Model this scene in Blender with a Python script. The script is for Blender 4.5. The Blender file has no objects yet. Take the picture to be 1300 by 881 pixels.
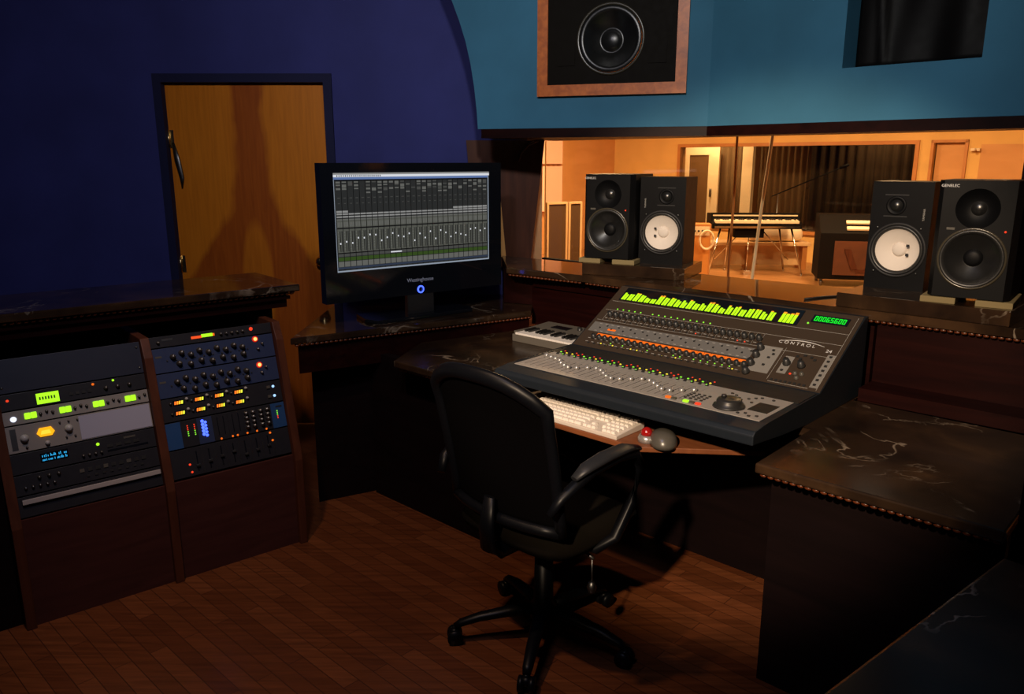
import bpy, bmesh, math, random
from mathutils import Vector, Matrix
R=math.radians
random.seed(7)
SC=bpy.context.scene
COL=SC.collection
SC.view_settings.view_transform='Standard'
SC.view_settings.look='None'
SC.view_settings.gamma=1
SC.view_settings.exposure=0
SC.view_settings.use_curve_mapping=False

# ------------------------------------------------------------------ materials
def nodes(name):
    m=bpy.data.materials.new(name); m.use_nodes=True
    nt=m.node_tree; b=nt.nodes['Principled BSDF']
    return m,nt,b
def mat(name,c,rough=.5,spec=.5,metal=0,coat=0):
    m,nt,b=nodes(name)
    b.inputs['Base Color'].default_value=(*c,1); b.inputs['Roughness'].default_value=rough
    b.inputs['Specular IOR Level'].default_value=spec; b.inputs['Metallic'].default_value=metal
    b.inputs['Coat Weight'].default_value=coat
    # faint procedural wear in the roughness
    t=nt.nodes.new('ShaderNodeTexNoise'); t.inputs['Scale'].default_value=35
    tc=nt.nodes.new('ShaderNodeTexCoord'); nt.links.new(tc.outputs['Object'],t.inputs['Vector'])
    mr=nt.nodes.new('ShaderNodeMapRange'); mr.inputs['To Min'].default_value=max(0,rough-.06); mr.inputs['To Max'].default_value=min(1,rough+.06)
    nt.links.new(t.outputs['Fac'],mr.inputs['Value']); nt.links.new(mr.outputs['Result'],b.inputs['Roughness'])
    return m
def glow(name,c,s=1.0):
    m,nt,b=nodes(name)
    b.inputs['Base Color'].default_value=(c[0]*.2,c[1]*.2,c[2]*.2,1); b.inputs['Roughness'].default_value=.5
    b.inputs['Specular IOR Level'].default_value=.1
    b.inputs['Emission Color'].default_value=(*c,1); b.inputs['Emission Strength'].default_value=s
    return m
def ramp(nt,fac,stops):
    r=nt.nodes.new('ShaderNodeValToRGB'); el=r.color_ramp.elements
    while len(el)<len(stops): el.new(.5)
    for e,(p,c) in zip(el,stops): e.position=p; e.color=(*c,1)
    nt.links.new(fac,r.inputs['Fac']); return r.outputs['Color']
def mapping(nt,scale=(1,1,1),rot=(0,0,0),gen='Object'):
    tc=nt.nodes.new('ShaderNodeTexCoord'); mp=nt.nodes.new('ShaderNodeMapping')
    mp.inputs['Scale'].default_value=scale; mp.inputs['Rotation'].default_value=rot
    nt.links.new(tc.outputs[gen],mp.inputs['Vector']); return mp.outputs['Vector']
def noise(nt,vec,scale,detail=4,dist=0):
    t=nt.nodes.new('ShaderNodeTexNoise'); t.inputs['Scale'].default_value=scale; t.inputs['Detail'].default_value=detail
    t.inputs['Distortion'].default_value=dist; nt.links.new(vec,t.inputs['Vector']); return t.outputs['Fac']
def mth(nt,op,a,b=None,c=None):
    n=nt.nodes.new('ShaderNodeMath'); n.operation=op
    for i,v in enumerate((a,b,c)):
        if v is None: continue
        if isinstance(v,(int,float)): n.inputs[i].default_value=v
        else: nt.links.new(v,n.inputs[i])
    return n.outputs[0]
def mixc(nt,f,a,b):
    n=nt.nodes.new('ShaderNodeMix'); n.data_type='RGBA'
    if isinstance(f,(int,float)): n.inputs[0].default_value=f
    else: nt.links.new(f,n.inputs[0])
    for s,v in ((6,a),(7,b)):
        if isinstance(v,tuple): n.inputs[s].default_value=(*v,1)
        else: nt.links.new(v,n.inputs[s])
    return n.outputs[2]
def wood(name,c1,c2,grain=(2,40,40),rough=.4,spec=.5,scale=1.0):
    m,nt,b=nodes(name)
    v=mapping(nt,grain); f=noise(nt,v,scale,5,.6)
    nt.links.new(ramp(nt,f,((.3,c1),(.7,c2))),b.inputs['Base Color'])
    b.inputs['Roughness'].default_value=rough; b.inputs['Specular IOR Level'].default_value=spec
    return m
def marble(name,base_gain=1.0,rough=.07,spec=.75):
    m,nt,b=nodes(name)
    v=mapping(nt,(1,1,1),gen='Object')
    base=noise(nt,v,5,6,.4)
    c0=ramp(nt,base,[(p_,tuple(x*base_gain for x in c_)) for p_,c_ in ((.3,(.010,.006,.004)),(.55,(.028,.015,.008)),(.8,(.07,.036,.016)))])
    d=noise(nt,v,2.6,5,1.2)
    vein=mth(nt,'SUBTRACT',1.0,mth(nt,'MULTIPLY',mth(nt,'ABSOLUTE',mth(nt,'SUBTRACT',d,.5)),75.0))
    vein=mth(nt,'MAXIMUM',vein,0.0)
    brk=noise(nt,v,4.5,3,0)
    brk=mth(nt,'MULTIPLY',mth(nt,'MAXIMUM',mth(nt,'SUBTRACT',brk,.50),0.0),6.0)
    vf=mth(nt,'MINIMUM',mth(nt,'MULTIPLY',vein,brk),1.0)
    nt.links.new(mixc(nt,vf,c0,(.24,.19,.14)),b.inputs['Base Color'])
    b.inputs['Roughness'].default_value=rough; b.inputs['Specular IOR Level'].default_value=spec
    return m
def planks(name,c1,c2,c3,rot,rough=.32):
    m,nt,b=nodes(name)
    v=mapping(nt,(1,1,1),(0,0,rot))
    br=nt.nodes.new('ShaderNodeTexBrick'); nt.links.new(v,br.inputs['Vector'])
    br.inputs['Scale'].default_value=1; br.inputs['Brick Width'].default_value=.62; br.inputs['Row Height'].default_value=.057
    br.inputs['Mortar Size'].default_value=.0016; br.inputs['Mortar Smooth'].default_value=.3
    br.inputs['Color1'].default_value=(0,0,0,1); br.inputs['Color2'].default_value=(1,1,1,1); br.inputs['Mortar'].default_value=(.5,.5,.5,1)
    br.offset=.37; br.inputs['Bias'].default_value=0
    tone=ramp(nt,br.outputs['Color'],((0,c1),(.5,c2),(1,c3)))
    v2=mapping(nt,(3,45,1),(0,0,rot)); g=noise(nt,v2,1.4,5,.5)
    gr=ramp(nt,g,((.25,(.55,.55,.55)),(.75,(1.15,1.15,1.15))))
    mu=nt.nodes.new('ShaderNodeMix'); mu.data_type='RGBA'; mu.blend_type='MULTIPLY'; mu.inputs[0].default_value=1
    nt.links.new(tone,mu.inputs[6]); nt.links.new(gr,mu.inputs[7])
    gap=mixc(nt,br.outputs['Fac'],mu.outputs[2],(.040,.013,.006))
    nt.links.new(gap,b.inputs['Base Color'])
    b.inputs['Roughness'].default_value=rough; b.inputs['Specular IOR Level'].default_value=.4
    return m
def paint(name,c,var=.12,rough=.75):
    m,nt,b=nodes(name)
    v=mapping(nt,(1,1,1)); f=noise(nt,v,3,4)
    lo=tuple(x*(1-var) for x in c); hi=tuple(x*(1+var) for x in c)
    nt.links.new(ramp(nt,f,((.3,lo),(.7,hi))),b.inputs['Base Color'])
    b.inputs['Roughness'].default_value=rough; b.inputs['Specular IOR Level'].default_value=.25
    bp=nt.nodes.new('ShaderNodeBump'); bp.inputs['Strength'].default_value=.08; bp.inputs['Distance'].default_value=.004
    nt.links.new(noise(nt,v,160,2),bp.inputs['Height']); nt.links.new(bp.outputs['Normal'],b.inputs['Normal'])
    return m
def door_veneer(name):
    m,nt,b=nodes(name)
    tc=nt.nodes.new('ShaderNodeTexCoord'); sp=nt.nodes.new('ShaderNodeSeparateXYZ'); nt.links.new(tc.outputs['Object'],sp.inputs[0])
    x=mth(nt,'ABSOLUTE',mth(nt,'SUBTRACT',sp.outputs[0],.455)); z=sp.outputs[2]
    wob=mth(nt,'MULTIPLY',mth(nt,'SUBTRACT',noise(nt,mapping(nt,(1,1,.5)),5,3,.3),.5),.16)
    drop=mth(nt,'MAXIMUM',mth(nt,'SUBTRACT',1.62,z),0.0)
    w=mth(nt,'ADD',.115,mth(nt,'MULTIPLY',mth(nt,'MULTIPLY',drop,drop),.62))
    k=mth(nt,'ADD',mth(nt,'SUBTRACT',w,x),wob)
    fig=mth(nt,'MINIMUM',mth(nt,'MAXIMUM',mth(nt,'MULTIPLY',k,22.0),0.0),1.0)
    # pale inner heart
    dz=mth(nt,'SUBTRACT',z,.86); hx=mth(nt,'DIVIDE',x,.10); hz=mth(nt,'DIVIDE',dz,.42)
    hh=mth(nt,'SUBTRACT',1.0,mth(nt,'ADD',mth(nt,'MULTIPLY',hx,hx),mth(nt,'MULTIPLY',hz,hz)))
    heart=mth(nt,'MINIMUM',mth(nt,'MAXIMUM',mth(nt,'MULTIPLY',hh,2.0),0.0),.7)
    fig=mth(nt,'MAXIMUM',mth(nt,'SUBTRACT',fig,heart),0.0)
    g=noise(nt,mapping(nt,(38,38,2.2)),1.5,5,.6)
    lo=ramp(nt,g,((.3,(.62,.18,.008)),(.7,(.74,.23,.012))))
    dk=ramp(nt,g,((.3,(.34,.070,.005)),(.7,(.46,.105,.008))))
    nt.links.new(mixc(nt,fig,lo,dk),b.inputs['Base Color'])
    b.inputs['Roughness'].default_value=.45; b.inputs['Specular IOR Level'].default_value=.3
    return m
def glass_mat(name):
    m,nt,b=nodes(name)
    out=[n for n in nt.nodes if n.type=='OUTPUT_MATERIAL'][0]
    tr=nt.nodes.new('ShaderNodeBsdfTransparent'); gl=nt.nodes.new('ShaderNodeBsdfGlossy'); gl.inputs['Roughness'].default_value=.01
    tr.inputs['Color'].default_value=(.93,.94,.92,1)
    fr=nt.nodes.new('ShaderNodeFresnel'); fr.inputs['IOR'].default_value=1.45
    mx=nt.nodes.new('ShaderNodeMixShader'); nt.links.new(fr.outputs[0],mx.inputs[0]); nt.links.new(tr.outputs[0],mx.inputs[1]); nt.links.new(gl.outputs[0],mx.inputs[2])
    nt.links.new(mx.outputs[0],out.inputs['Surface'])
    return m

M={}
M['navy']=paint('navy_paint',(.036,.042,.20))
M['navytrim']=paint('dark_navy_trim',(.012,.014,.055))
M['teal']=paint('teal_paint',(.042,.165,.275))
M['floor']=planks('oak_plank_floor',(.105,.030,.010),(.135,.040,.013),(.17,.053,.018),R(43.5))
M['mahog']=wood('dark_mahogany',(.0075,.0012,.0011),(.0145,.0025,.0019),(3,30,30),.42,.10)
M['mahog2']=wood('rack_mahogany',(.050,.014,.0065),(.085,.025,.011),(30,30,3),.5,.2)
M['panel']=wood('rack_blank_panel',(.042,.0125,.010),(.060,.0185,.0145),(4,30,30),.6,.15)
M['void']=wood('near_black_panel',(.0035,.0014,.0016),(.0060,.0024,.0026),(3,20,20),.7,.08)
M['rope']=wood('rope_moulding_wood',(.075,.017,.005),(.13,.032,.009),(20,20,20),.35)
M['oak']=wood('red_oak_frame',(.40,.085,.010),(.66,.165,.021),(5,5,5),.4,.5,6)
M['tray']=wood('tray_cherry',(.15,.045,.015),(.22,.072,.025),(4,35,4),.45)
M['marble']=marble('brown_black_marble')
M['marble_desk']=marble('honed_brown_marble',.95,.24,.35)
M['door']=door_veneer('birch_veneer')
M['glass']=glass_mat('window_glass')
M['blackplastic']=mat('black_plastic',(.012,.012,.014),.35)
M['gloss']=mat('gloss_black_plastic',(.006,.007,.010),.08,.6)
M['matteblack']=mat('matte_black',(.008,.008,.009),.6,.4)
M['cabblack']=mat('cabinet_black',(.0022,.0023,.003),.5,.12)
M['genblack']=mat('charcoal_cabinet',(.0028,.003,.0036),.5,.12)
M['ring']=mat('dark_brown_ring',(.04,.034,.022),.25,.5)
M['cone']=mat('black_cone',(.009,.009,.009),.3,.6)
M['rubber']=mat('rubber_surround',(.015,.015,.015),.4,.5)
M['whitecone']=mat('white_paper_cone',(.62,.56,.50),.8,.2)
M['chrome']=mat('chrome',(.7,.68,.64),.2,.5,1)
M['brass']=mat('brass',(.75,.55,.25),.25,.5,1)
M['steel']=mat('dark_steel',(.16,.16,.16),.4,.5,1)
M['foam']=mat('khaki_foam',(.19,.15,.075),.95,.1)
M['greypanel']=mat('grey_console_panel',(.30,.28,.26),.5,.4)
M['charcoal']=mat('charcoal_console_panel',(.042,.028,.018),.5,.4)
M['darkband']=mat('dark_console_band',(.016,.015,.014),.5,.4)
M['bluelip']=mat('blue_black_armrest',(.010,.014,.020),.45,.3)
M['greyline']=mat('grey_legend_print',(.30,.29,.27),.6,.3)
M['btn']=mat('black_button',(.02,.02,.02),.4)
M['silver']=mat('silver_fader_cap',(.42,.41,.40),.28,.6,.6)
M['keywhite']=mat('white_key_plastic',(.80,.74,.68),.4,.4)
M['keybase']=mat('pale_keyboard_base',(.60,.54,.48),.35,.4)
M['keyblack']=mat('black_piano_key',(.01,.01,.01),.3,.5)
M['midi']=mat('grey_synth_case',(.12,.105,.085),.45,.4)
M['grey']=mat('grey_plastic',(.075,.070,.060),.3,.5)
M['redball']=mat('red_ball',(.30,.008,.008),.12,.7)
M['fabric']=mat('black_mesh_fabric',(.0014,.0012,.0015),.95,.02)
M['seatfab']=mat('charcoal_seat_fabric',(.005,.004,.0028),.95,.04)
M['chairplastic']=mat('chair_black_nylon',(.0022,.0026,.004),.4,.16)
M['armpad']=mat('chair_grey_armrest',(.014,.015,.018),.45,.3)
M['cloth']=mat('black_cloth',(.003,.0024,.0024),.55,.14)
M['baffle']=mat('brown_black_baffle',(.005,.0034,.002),.6,.08)
M['silverpanel']=mat('brushed_silver_rack_panel',(.22,.20,.185),.5,.4)
M['whitepanel']=mat('pale_blank_rack_panel',(.32,.32,.40),.55,.3)
M['bluepanel']=mat('dark_blue_rack_panel',(.022,.034,.085),.4,.5)
M['bluemod']=mat('blue_module_panel',(.015,.055,.16),.4,.5)
M['rackblack']=mat('black_rack_panel',(.013,.013,.017),.45,.4)
M['rackbluegrey']=mat('blue_black_rack_panel',(.012,.015,.030),.5,.4)
M['rail']=mat('grey_drawer_rail',(.30,.27,.26),.5,.4)
M['knobcap']=mat('grey_knob_cap',(.35,.34,.33),.4,.4)
M['bronze']=mat('dark_knob',(.025,.021,.018),.35,.5)
M['white']=mat('white_print',(.6,.6,.6),.6,.3)
M['cablemat']=mat('black_cable',(.01,.01,.01),.5,.4)
G={}
G['green']=glow('green_light',(.42,1.0,.02),1.15)
G['meter']=glow('meter_green',(.50,1.0,.012),1.1)
G['meteramber']=glow('meter_amber',(1.0,.36,.02),1.0)
G['clock']=glow('clock_green',(.01,.85,.03),1.0)
G['dotg']=glow('green_led',(.28,.9,.05),.9)
G['doty']=glow('yellow_led',(.95,.75,.05),1.0)
G['dotr']=glow('red_led',(1.0,.06,.02),.9)
G['orange']=glow('orange_display',(1.0,.17,.012),.85)
G['redlamp']=glow('red_lamp',(1.0,.30,.08),3.0)
G['redhalo']=glow('red_lamp_halo',(.9,.03,.01),.7)
G['amberlamp']=glow('amber_meter_lamp',(1.0,.42,.01),1.2)
G['blue']=glow('blue_light',(.05,.10,1.0),3.0)
G['paleblue']=glow('pale_blue_light',(.35,.6,1.0),1.4)
G['cyan']=glow('cyan_display',(.03,.42,.85),1.1)
G['whitelamp']=glow('white_lamp',(.75,.8,1.0),1.4)
LKEY,LFLOOR,LWASH,LWASH2,LFILL,LLIVE,LINNER=860,88,135,74,11,290,60
# ------------------------------------------------------------------ mesh builder
class MB:
    def __init__(s): s.bm=bmesh.new(); s.mi=0; s.T=Matrix.Identity(4)
    def v(s,p): return s.bm.verts.new(s.T@Vector(p))
    def f(s,vs,smooth=False):
        try: f=s.bm.faces.new(vs)
        except ValueError: return None
        f.material_index=s.mi; f.smooth=smooth; return f
    def quad(s,a,b,c,d): return s.f([s.v(a),s.v(b),s.v(c),s.v(d)])
    def box(s,x0,x1,y0,y1,z0,z1,bev=0):
        P=[(x0,y0,z0),(x1,y0,z0),(x1,y1,z0),(x0,y1,z0),(x0,y0,z1),(x1,y0,z1),(x1,y1,z1),(x0,y1,z1)]
        V=[s.v(p) for p in P]; F=[]
        for q in ((0,3,2,1),(4,5,6,7),(0,1,5,4),(1,2,6,5),(2,3,7,6),(3,0,4,7)): F.append(s.f([V[i] for i in q]))
        if bev>0:
            E=set(e for f in F for e in f.edges)
            r=bmesh.ops.bevel(s.bm,geom=list(E),offset=bev,segments=2,affect='EDGES',profile=.6)
            for f in r['faces']: f.material_index=s.mi
        return s
    def prism(s,poly,z0,z1,axis='z',bev=0):
        # poly: list of 2D points; axis z: (x,y); axis x: (y,z) extruded in x; axis y: (x,z) extruded in y
        def mk(p,h): return {'z':(p[0],p[1],h),'x':(h,p[0],p[1]),'y':(p[0],h,p[1])}[axis]
        A=[s.v(mk(p,z0)) for p in poly]; B=[s.v(mk(p,z1)) for p in poly]; n=len(poly); F=[]
        F.append(s.f(A[::-1])); F.append(s.f(B))
        for i in range(n): F.append(s.f([A[i],A[(i+1)%n],B[(i+1)%n],B[i]]))
        if bev>0:
            E=set(e for f in F if f for e in f.edges)
            r=bmesh.ops.bevel(s.bm,geom=list(E),offset=bev,segments=2,affect='EDGES',profile=.6)
            for f in r['faces']: f.material_index=s.mi
        return s
    def lathe(s,prof,origin=(0,0,0),axis=(0,0,1),seg=24,smooth=True):
        a=Vector(axis).normalized(); t=Vector((1,0,0)) if abs(a.x)<.9 else Vector((0,1,0))
        x=a.cross(t).normalized(); y=a.cross(x); o=Vector(origin); rings=[]
        for r,h in prof:
            if r<1e-6: rings.append([s.v(o+a*h)])
            else: rings.append([s.v(o+a*h+(x*math.cos(2*math.pi*i/seg)+y*math.sin(2*math.pi*i/seg))*r) for i in range(seg)])
        for A,B in zip(rings,rings[1:]):
            for i in range(seg):
                j=(i+1)%seg
                if len(A)==1 and len(B)==1: continue
                if len(A)==1: s.f([A[0],B[j],B[i]],smooth)
                elif len(B)==1: s.f([A[i],A[j],B[0]],smooth)
                else: s.f([A[i],A[j],B[j],B[i]],smooth)
        return s
    def cyl(s,p0,p1,r0,r1=None,seg=16):
        p0=Vector(p0);p1=Vector(p1);r1=r0 if r1 is None else r1;h=(p1-p0).length
        return s.lathe([(0,0),(r0,0),(r1,h),(0,h)],p0,p1-p0,seg,True)
    def sphere(s,c,r,seg=16,rings=9,sc=(1,1,1)):
        o=s.T; s.T=o@Matrix.Translation(Vector(c))@Matrix.Diagonal((*sc,1))
        s.lathe([(r*math.sin(math.pi*i/rings),-r*math.cos(math.pi*i/rings)) for i in range(rings+1)],(0,0,0),(0,0,1),seg)
        s.T=o; return s
    def tube(s,pts,rad,seg=10,flat=1.0,up=None):
        # swept tube; rad number or list; flat squashes the section along 'up'
        P=[Vector(p) for p in pts]; n=len(P); rings=[]
        rr=rad if isinstance(rad,(list,tuple)) else [rad]*n
        ref=Vector(up) if up else Vector((0,0,1))
        for i in range(n):
            d=(P[min(i+1,n-1)]-P[max(i-1,0)]).normalized()
            r_=ref if abs(d.dot(ref))<.95 else Vector((0,1,0)) if abs(d.y)<.9 else Vector((1,0,0))
            x=d.cross(r_).normalized(); y=x.cross(d).normalized()
            rings.append([s.v(P[i]+x*math.cos(2*math.pi*k/seg)*rr[i]+y*math.sin(2*math.pi*k/seg)*rr[i]*flat) for k in range(seg)])
        for A,B in zip(rings,rings[1:]):
            for k in range(seg): s.f([A[k],A[(k+1)%seg],B[(k+1)%seg],B[k]],True)
        s.f(rings[0][::-1]); s.f(rings[-1]); return s
    def plate(s,x0,x1,z0,z1,y,holes,seg=40):
        # vertical plate facing -y with circular holes; each hole (cx,cz,r,za,zb) owns the band za..zb
        for cx,cz,r,za,zb in holes:
            angs=[2*math.pi*i/seg for i in range(seg)]
            for X,Z in ((x0,za),(x1,za),(x1,zb),(x0,zb)): angs.append(math.atan2(Z-cz,X-cx)%(2*math.pi))
            angs=sorted(set(round(a,6) for a in angs)); I=[];O=[]
            for a in angs:
                c,n_=math.cos(a),math.sin(a)
                t=min([((x1 if c>0 else x0)-cx)/c if abs(c)>1e-9 else 1e9, ((zb if n_>0 else za)-cz)/n_ if abs(n_)>1e-9 else 1e9])
                I.append(s.v((cx+r*c,y,cz+r*n_))); O.append(s.v((cx+t*c,y,cz+t*n_)))
            m=len(angs)
            for i in range(m): s.f([O[i],O[(i+1)%m],I[(i+1)%m],I[i]])
        return s
    def build(s,name,mats,parent=None,loc=None,rot=None,kind=None):
        bmesh.ops.remove_doubles(s.bm,verts=s.bm.verts,dist=1e-6)
        bmesh.ops.recalc_face_normals(s.bm,faces=s.bm.faces)
        me=bpy.data.meshes.new(name); s.bm.to_mesh(me); s.bm.free()
        for m in (mats if isinstance(mats,(list,tuple)) else [mats]): me.materials.append(m)
        o=bpy.data.objects.new(name,me); COL.objects.link(o)
        if parent: o.parent=parent
        if loc is not None: o.location=loc
        if rot is not None: o.rotation_euler=rot
        if kind: o['kind']=kind
        return o
def tag(o,label,cat,group=None):
    o['label']=label; o['category']=cat
    if group: o['group']=group
    return o
def thing(name,label,cat,loc=(0,0,0),rot=(0,0,0),group=None):
    o=bpy.data.objects.new(name,None); COL.objects.link(o); o.empty_display_size=.1
    o.location=loc; o.rotation_euler=rot
    return tag(o,label,cat,group)
def inst(o,parent,loc,rot=None,scale=None):
    c=o.copy(); COL.objects.link(c); c.parent=parent; c.location=loc
    if rot is not None: c.rotation_euler=rot
    if scale is not None: c.scale=scale
    return c
def copy_thing(root,loc,rot,label=None):
    r=root.copy(); COL.objects.link(r); r.location=loc; r.rotation_euler=rot
    if label: r['label']=label
    def rec(a,b):
        for ch in list(a.children):
            if ch.name==b.name: continue
            c=ch.copy(); COL.objects.link(c); c.parent=b; rec(ch,c)
    rec(root,r); return r
def lettering(txt,size,extrude=.0006,align='CENTER'):
    cu=bpy.data.curves.new('lettering','FONT'); cu.body=txt; cu.size=size; cu.extrude=extrude; cu.align_x=align; cu.align_y='CENTER'
    o=bpy.data.objects.new('lettering',cu); COL.objects.link(o)
    dg=bpy.context.evaluated_depsgraph_get(); me=bpy.data.meshes.new_from_object(o.evaluated_get(dg))
    bpy.data.objects.remove(o); return me
def text_part(name,txt,size,material,parent,loc,rot,align='CENTER'):
    me=lettering(txt,size,align=align); me.materials.clear(); me.materials.append(material)
    o=bpy.data.objects.new(name,me); COL.objects.link(o); o.parent=parent; o.location=loc; o.rotation_euler=rot
    return o
# desk frame: u along the console (left to right), v towards the studio window
TH=R(-43.5); DX=Vector((math.cos(TH),math.sin(TH),0)); DY=Vector((-math.sin(TH),math.cos(TH),0))
def KP(u,v,z=0): return DX*u+DY*v+Vector((0,0,z))
def K2(u,v): p=KP(u,v); return (p.x,p.y)
def W2K(x,y): p=Vector((x,y,0)); return (p.dot(DX),p.dot(DY))

# ------------------------------------------------------------------ camera
cam=bpy.data.cameras.new('camera'); co=bpy.data.objects.new('camera',cam); COL.objects.link(co)
cam.sensor_width=36; cam.lens=36*1000/1300; cam.clip_start=.02
co.location=(0,0,1.6); co.rotation_euler=(R(90-13.2517),0,0)
SC.camera=co
w=bpy.data.worlds.new('world'); SC.world=w; w.use_nodes=True
w.node_tree.nodes['Background'].inputs[0].default_value=(.3,.35,.6,1); w.node_tree.nodes['Background'].inputs[1].default_value=.004

# ------------------------------------------------------------------ room shell
def struct(o): o['kind']='structure'; return o
b=MB(); b.prism([(-3.6,-2.2),(2.75,-2.2),(2.75,2.1),K2(.3,3.58),K2(-3.1,3.58),(-3.6,4.74)],-.1,0)
struct(b.build('floor',M['floor']))
CEIL=3.0
b=MB(); b.prism([(-3.6,-2.2),(2.75,-2.2),(2.75,2.1),K2(.3,3.7),K2(-3.1,3.7),(-3.6,4.76)],CEIL,CEIL+.1)
struct(b.build('ceiling',M['void']))
# navy wall with a door opening
b=MB(); DL,DR,DT=-1.985,-1.05,2.045
WY=4.66
b.box(-3.6,DL,WY,WY+.12,0,CEIL); b.box(DR,.085,WY,WY+.12,0,CEIL); b.box(DL,DR,WY,WY+.12,DT,CEIL)
struct(b.build('wall_back',M['navy']))
b=MB(); b.box(-3.7,-3.6,-2.2,4.78,0,CEIL); struct(b.build('wall_left',M['navy']))
b=MB(); b.box(-3.7,2.85,-2.3,-2.2,0,CEIL); struct(b.build('wall_rear',M['teal']))
b=MB(); b.box(2.75,2.85,-2.2,2.1,0,CEIL); struct(b.build('wall_right',M['teal']))
# door casing
b=MB(); b.box(DL-.035,DL+.012,WY-.02,WY+.10,0,DT-.012); b.box(DR-.012,DR+.035,WY-.02,WY+.10,0,DT-.012); b.box(DL-.035,DR+.035,WY-.02,WY+.10,DT-.012,DT+.035)
struct(b.build('trim_1',M['navytrim']))
dr=bpy.data.objects.new('door_1',None); COL.objects.link(dr); dr.location=(-1.973,WY+.03,.006); dr['kind']='structure'
b=MB(); b.box(0,.911,0,.045,0,2.025,.002); b.build('door_leaf',M['door'],dr)
for z in (1.72,1.0,.25):
    b=MB(); b.cyl((.0,-.009,z-.05),(.0,-.009,z+.05),.007); b.box(0,.028,-.003,.0,z-.05,z+.05); b.build('hinge',M['brass'],dr)
b=MB(); b.lathe([(0,0),(.032,0),(.032,.008),(.012,.012),(.011,.035),(.026,.042),(.030,.055),(.022,.068),(0,.072)],(.845,0,1.02),(0,-1,0),24); b.build('door_knob',M['brass'],dr)
b=MB(); b.tube([(.02,-.004,1.70),(.04,-.012,1.60),(.055,-.008,1.50),(.05,-.004,1.44)],[.008,.018,.014,.004],8,.4,(0,1,0)); b.build('door_closer_arm',M['steel'],dr)

# teal soffit: left facet (angled) and right facet (parallel to the window), real depth behind them
B0=KP(-1.98,3.42); AN=R(72); LD=Vector((-math.sin(AN),math.cos(AN),0)); LN=Vector((LD.y,-LD.x,0))  # LN points into the room/back side
if LN.y<0: LN=-LN
HZ=1.762
def LP(s,z,dep=0): return B0+LD*s+LN*dep+Vector((0,0,z))
edge=[(1.150,HZ),(1.155,1.85),(1.168,1.97),(1.186,2.08),(1.212,2.19),(1.245,2.29),(1.285,2.39),(1.36,2.56),(1.46,2.78),(1.57,CEIL)]
b=MB()
def facet(poly):
    A=[b.v(LP(s,z)) for s,z in poly]; D=[b.v(LP(s,z,.16)) for s,z in poly]
    b.f(A); b.f(D[::-1])
    for i in range(len(A)): b.f([A[i],A[(i+1)%len(A)],D[(i+1)%len(A)],D[i]])
SO0,SO1,SZ0,SZ1=.157,.775,1.966,2.718   # opening for the soffit speaker
def edge_s(z):
    for (s0,z0),(s1,z1) in zip(edge,edge[1:]):
        if z0<=z<=z1: return s0+(s1-s0)*(z-z0)/(z1-z0)
lowE=[(s,z) for s,z in edge if z<SZ0]+[(edge_s(SZ0),SZ0)]
midE=[(edge_s(SZ0),SZ0)]+[(s,z) for s,z in edge if SZ0<z<SZ1]+[(edge_s(SZ1),SZ1)]
topE=[(edge_s(SZ1),SZ1)]+[(s,z) for s,z in edge if z>SZ1]
facet([(0,HZ)]+lowE+[(0,SZ0)]); facet([(SO1,SZ0)]+midE+[(SO1,SZ1)]); facet([(0,SZ0),(SO0,SZ0),(SO0,SZ1),(0,SZ1)]); facet([(0,SZ1)]+topE+[(0,CEIL)])
struct(b.build('wall_front_left',M['teal']))
# right facet with a recess
b=MB(); b.T=Matrix.Rotation(TH,4,'Z')
OU0,OU1,OZ0,OZ1=-1.37,-.857,1.974,2.62
V0,V1=3.42,3.60
b.box(-1.98,OU0,V0,V1,HZ,CEIL); b.box(OU1,.3,V0,V1,HZ,CEIL); b.box(OU0,OU1,V0,V1,HZ,OZ0); b.box(OU0,OU1,V0,V1,OZ1,CEIL); b.box(OU0,OU1,V1-.02,V1,OZ0,OZ1)
struct(b.build('wall_front_right',M['teal']))
# dark header boards under the soffit
b=MB()
for q0,q1 in (((0,0),(1.155,0)),):
    P=[LP(-.02,0,-.004),LP(1.13,0,-.004)]; Q=[KP(-3.1,3.62),KP(-1.98,3.62)]
    b.prism([(P[0].x,P[0].y),(P[1].x,P[1].y),(Q[0].x,Q[0].y),(Q[1].x,Q[1].y)],HZ-.045,HZ-.001)
struct(b.build('trim_2',M['mahog']))
b=MB(); b.T=Matrix.Rotation(TH,4,'Z'); b.box(-1.98,.3,V0-.004,3.62,HZ-.045,HZ-.001); struct(b.build('trim_3',M['mahog']))
# wall under and around the studio glass
GV=3.57
b=MB(); b.T=Matrix.Rotation(TH,4,'Z'); b.box(-3.14,.3,GV,GV+.036,0,1.035); struct(b.build('wall_front',M['void']))
b=MB(); b.T=Matrix.Rotation(TH,4,'Z'); b.box(-3.14,-.70,GV+.02,GV+.032,1.035,HZ-.045); struct(b.build('window_1',M['glass']))
b=MB(); b.T=Matrix.Rotation(TH,4,'Z'); b.box(-.70,.3,GV-.03,GV+.14,1.035,HZ-.045); struct(b.build('trim_4',M['mahog']))
# left jamb of the studio window: dark leaning board and a thin strip
b=MB(); b.prism([(-.20,1.0),(.105,1.0),(.185,HZ-.045),(-.26,HZ-.045)],WY-.06,WY-.01,'y'); struct(b.build('trim_5',M['mahog2']))
b=MB(); b.prism([(-.062,1.06),(-.035,1.06),(-.075,1.50),(-.098,1.50)],WY-.085,WY-.062,'y'); struct(b.build('trim_6',wood('lit_strip_wood',(.70,.34,.10),(.78,.40,.13),(20,20,3),.5)))
b=MB(); b.tube([(.035,WY-.075,1.60),(.05,WY-.075,1.645),(.09,WY-.075,1.69),(.15,WY-.075,1.715)],.007,8); struct(b.build('trim_7',M['mahog2']))
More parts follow.
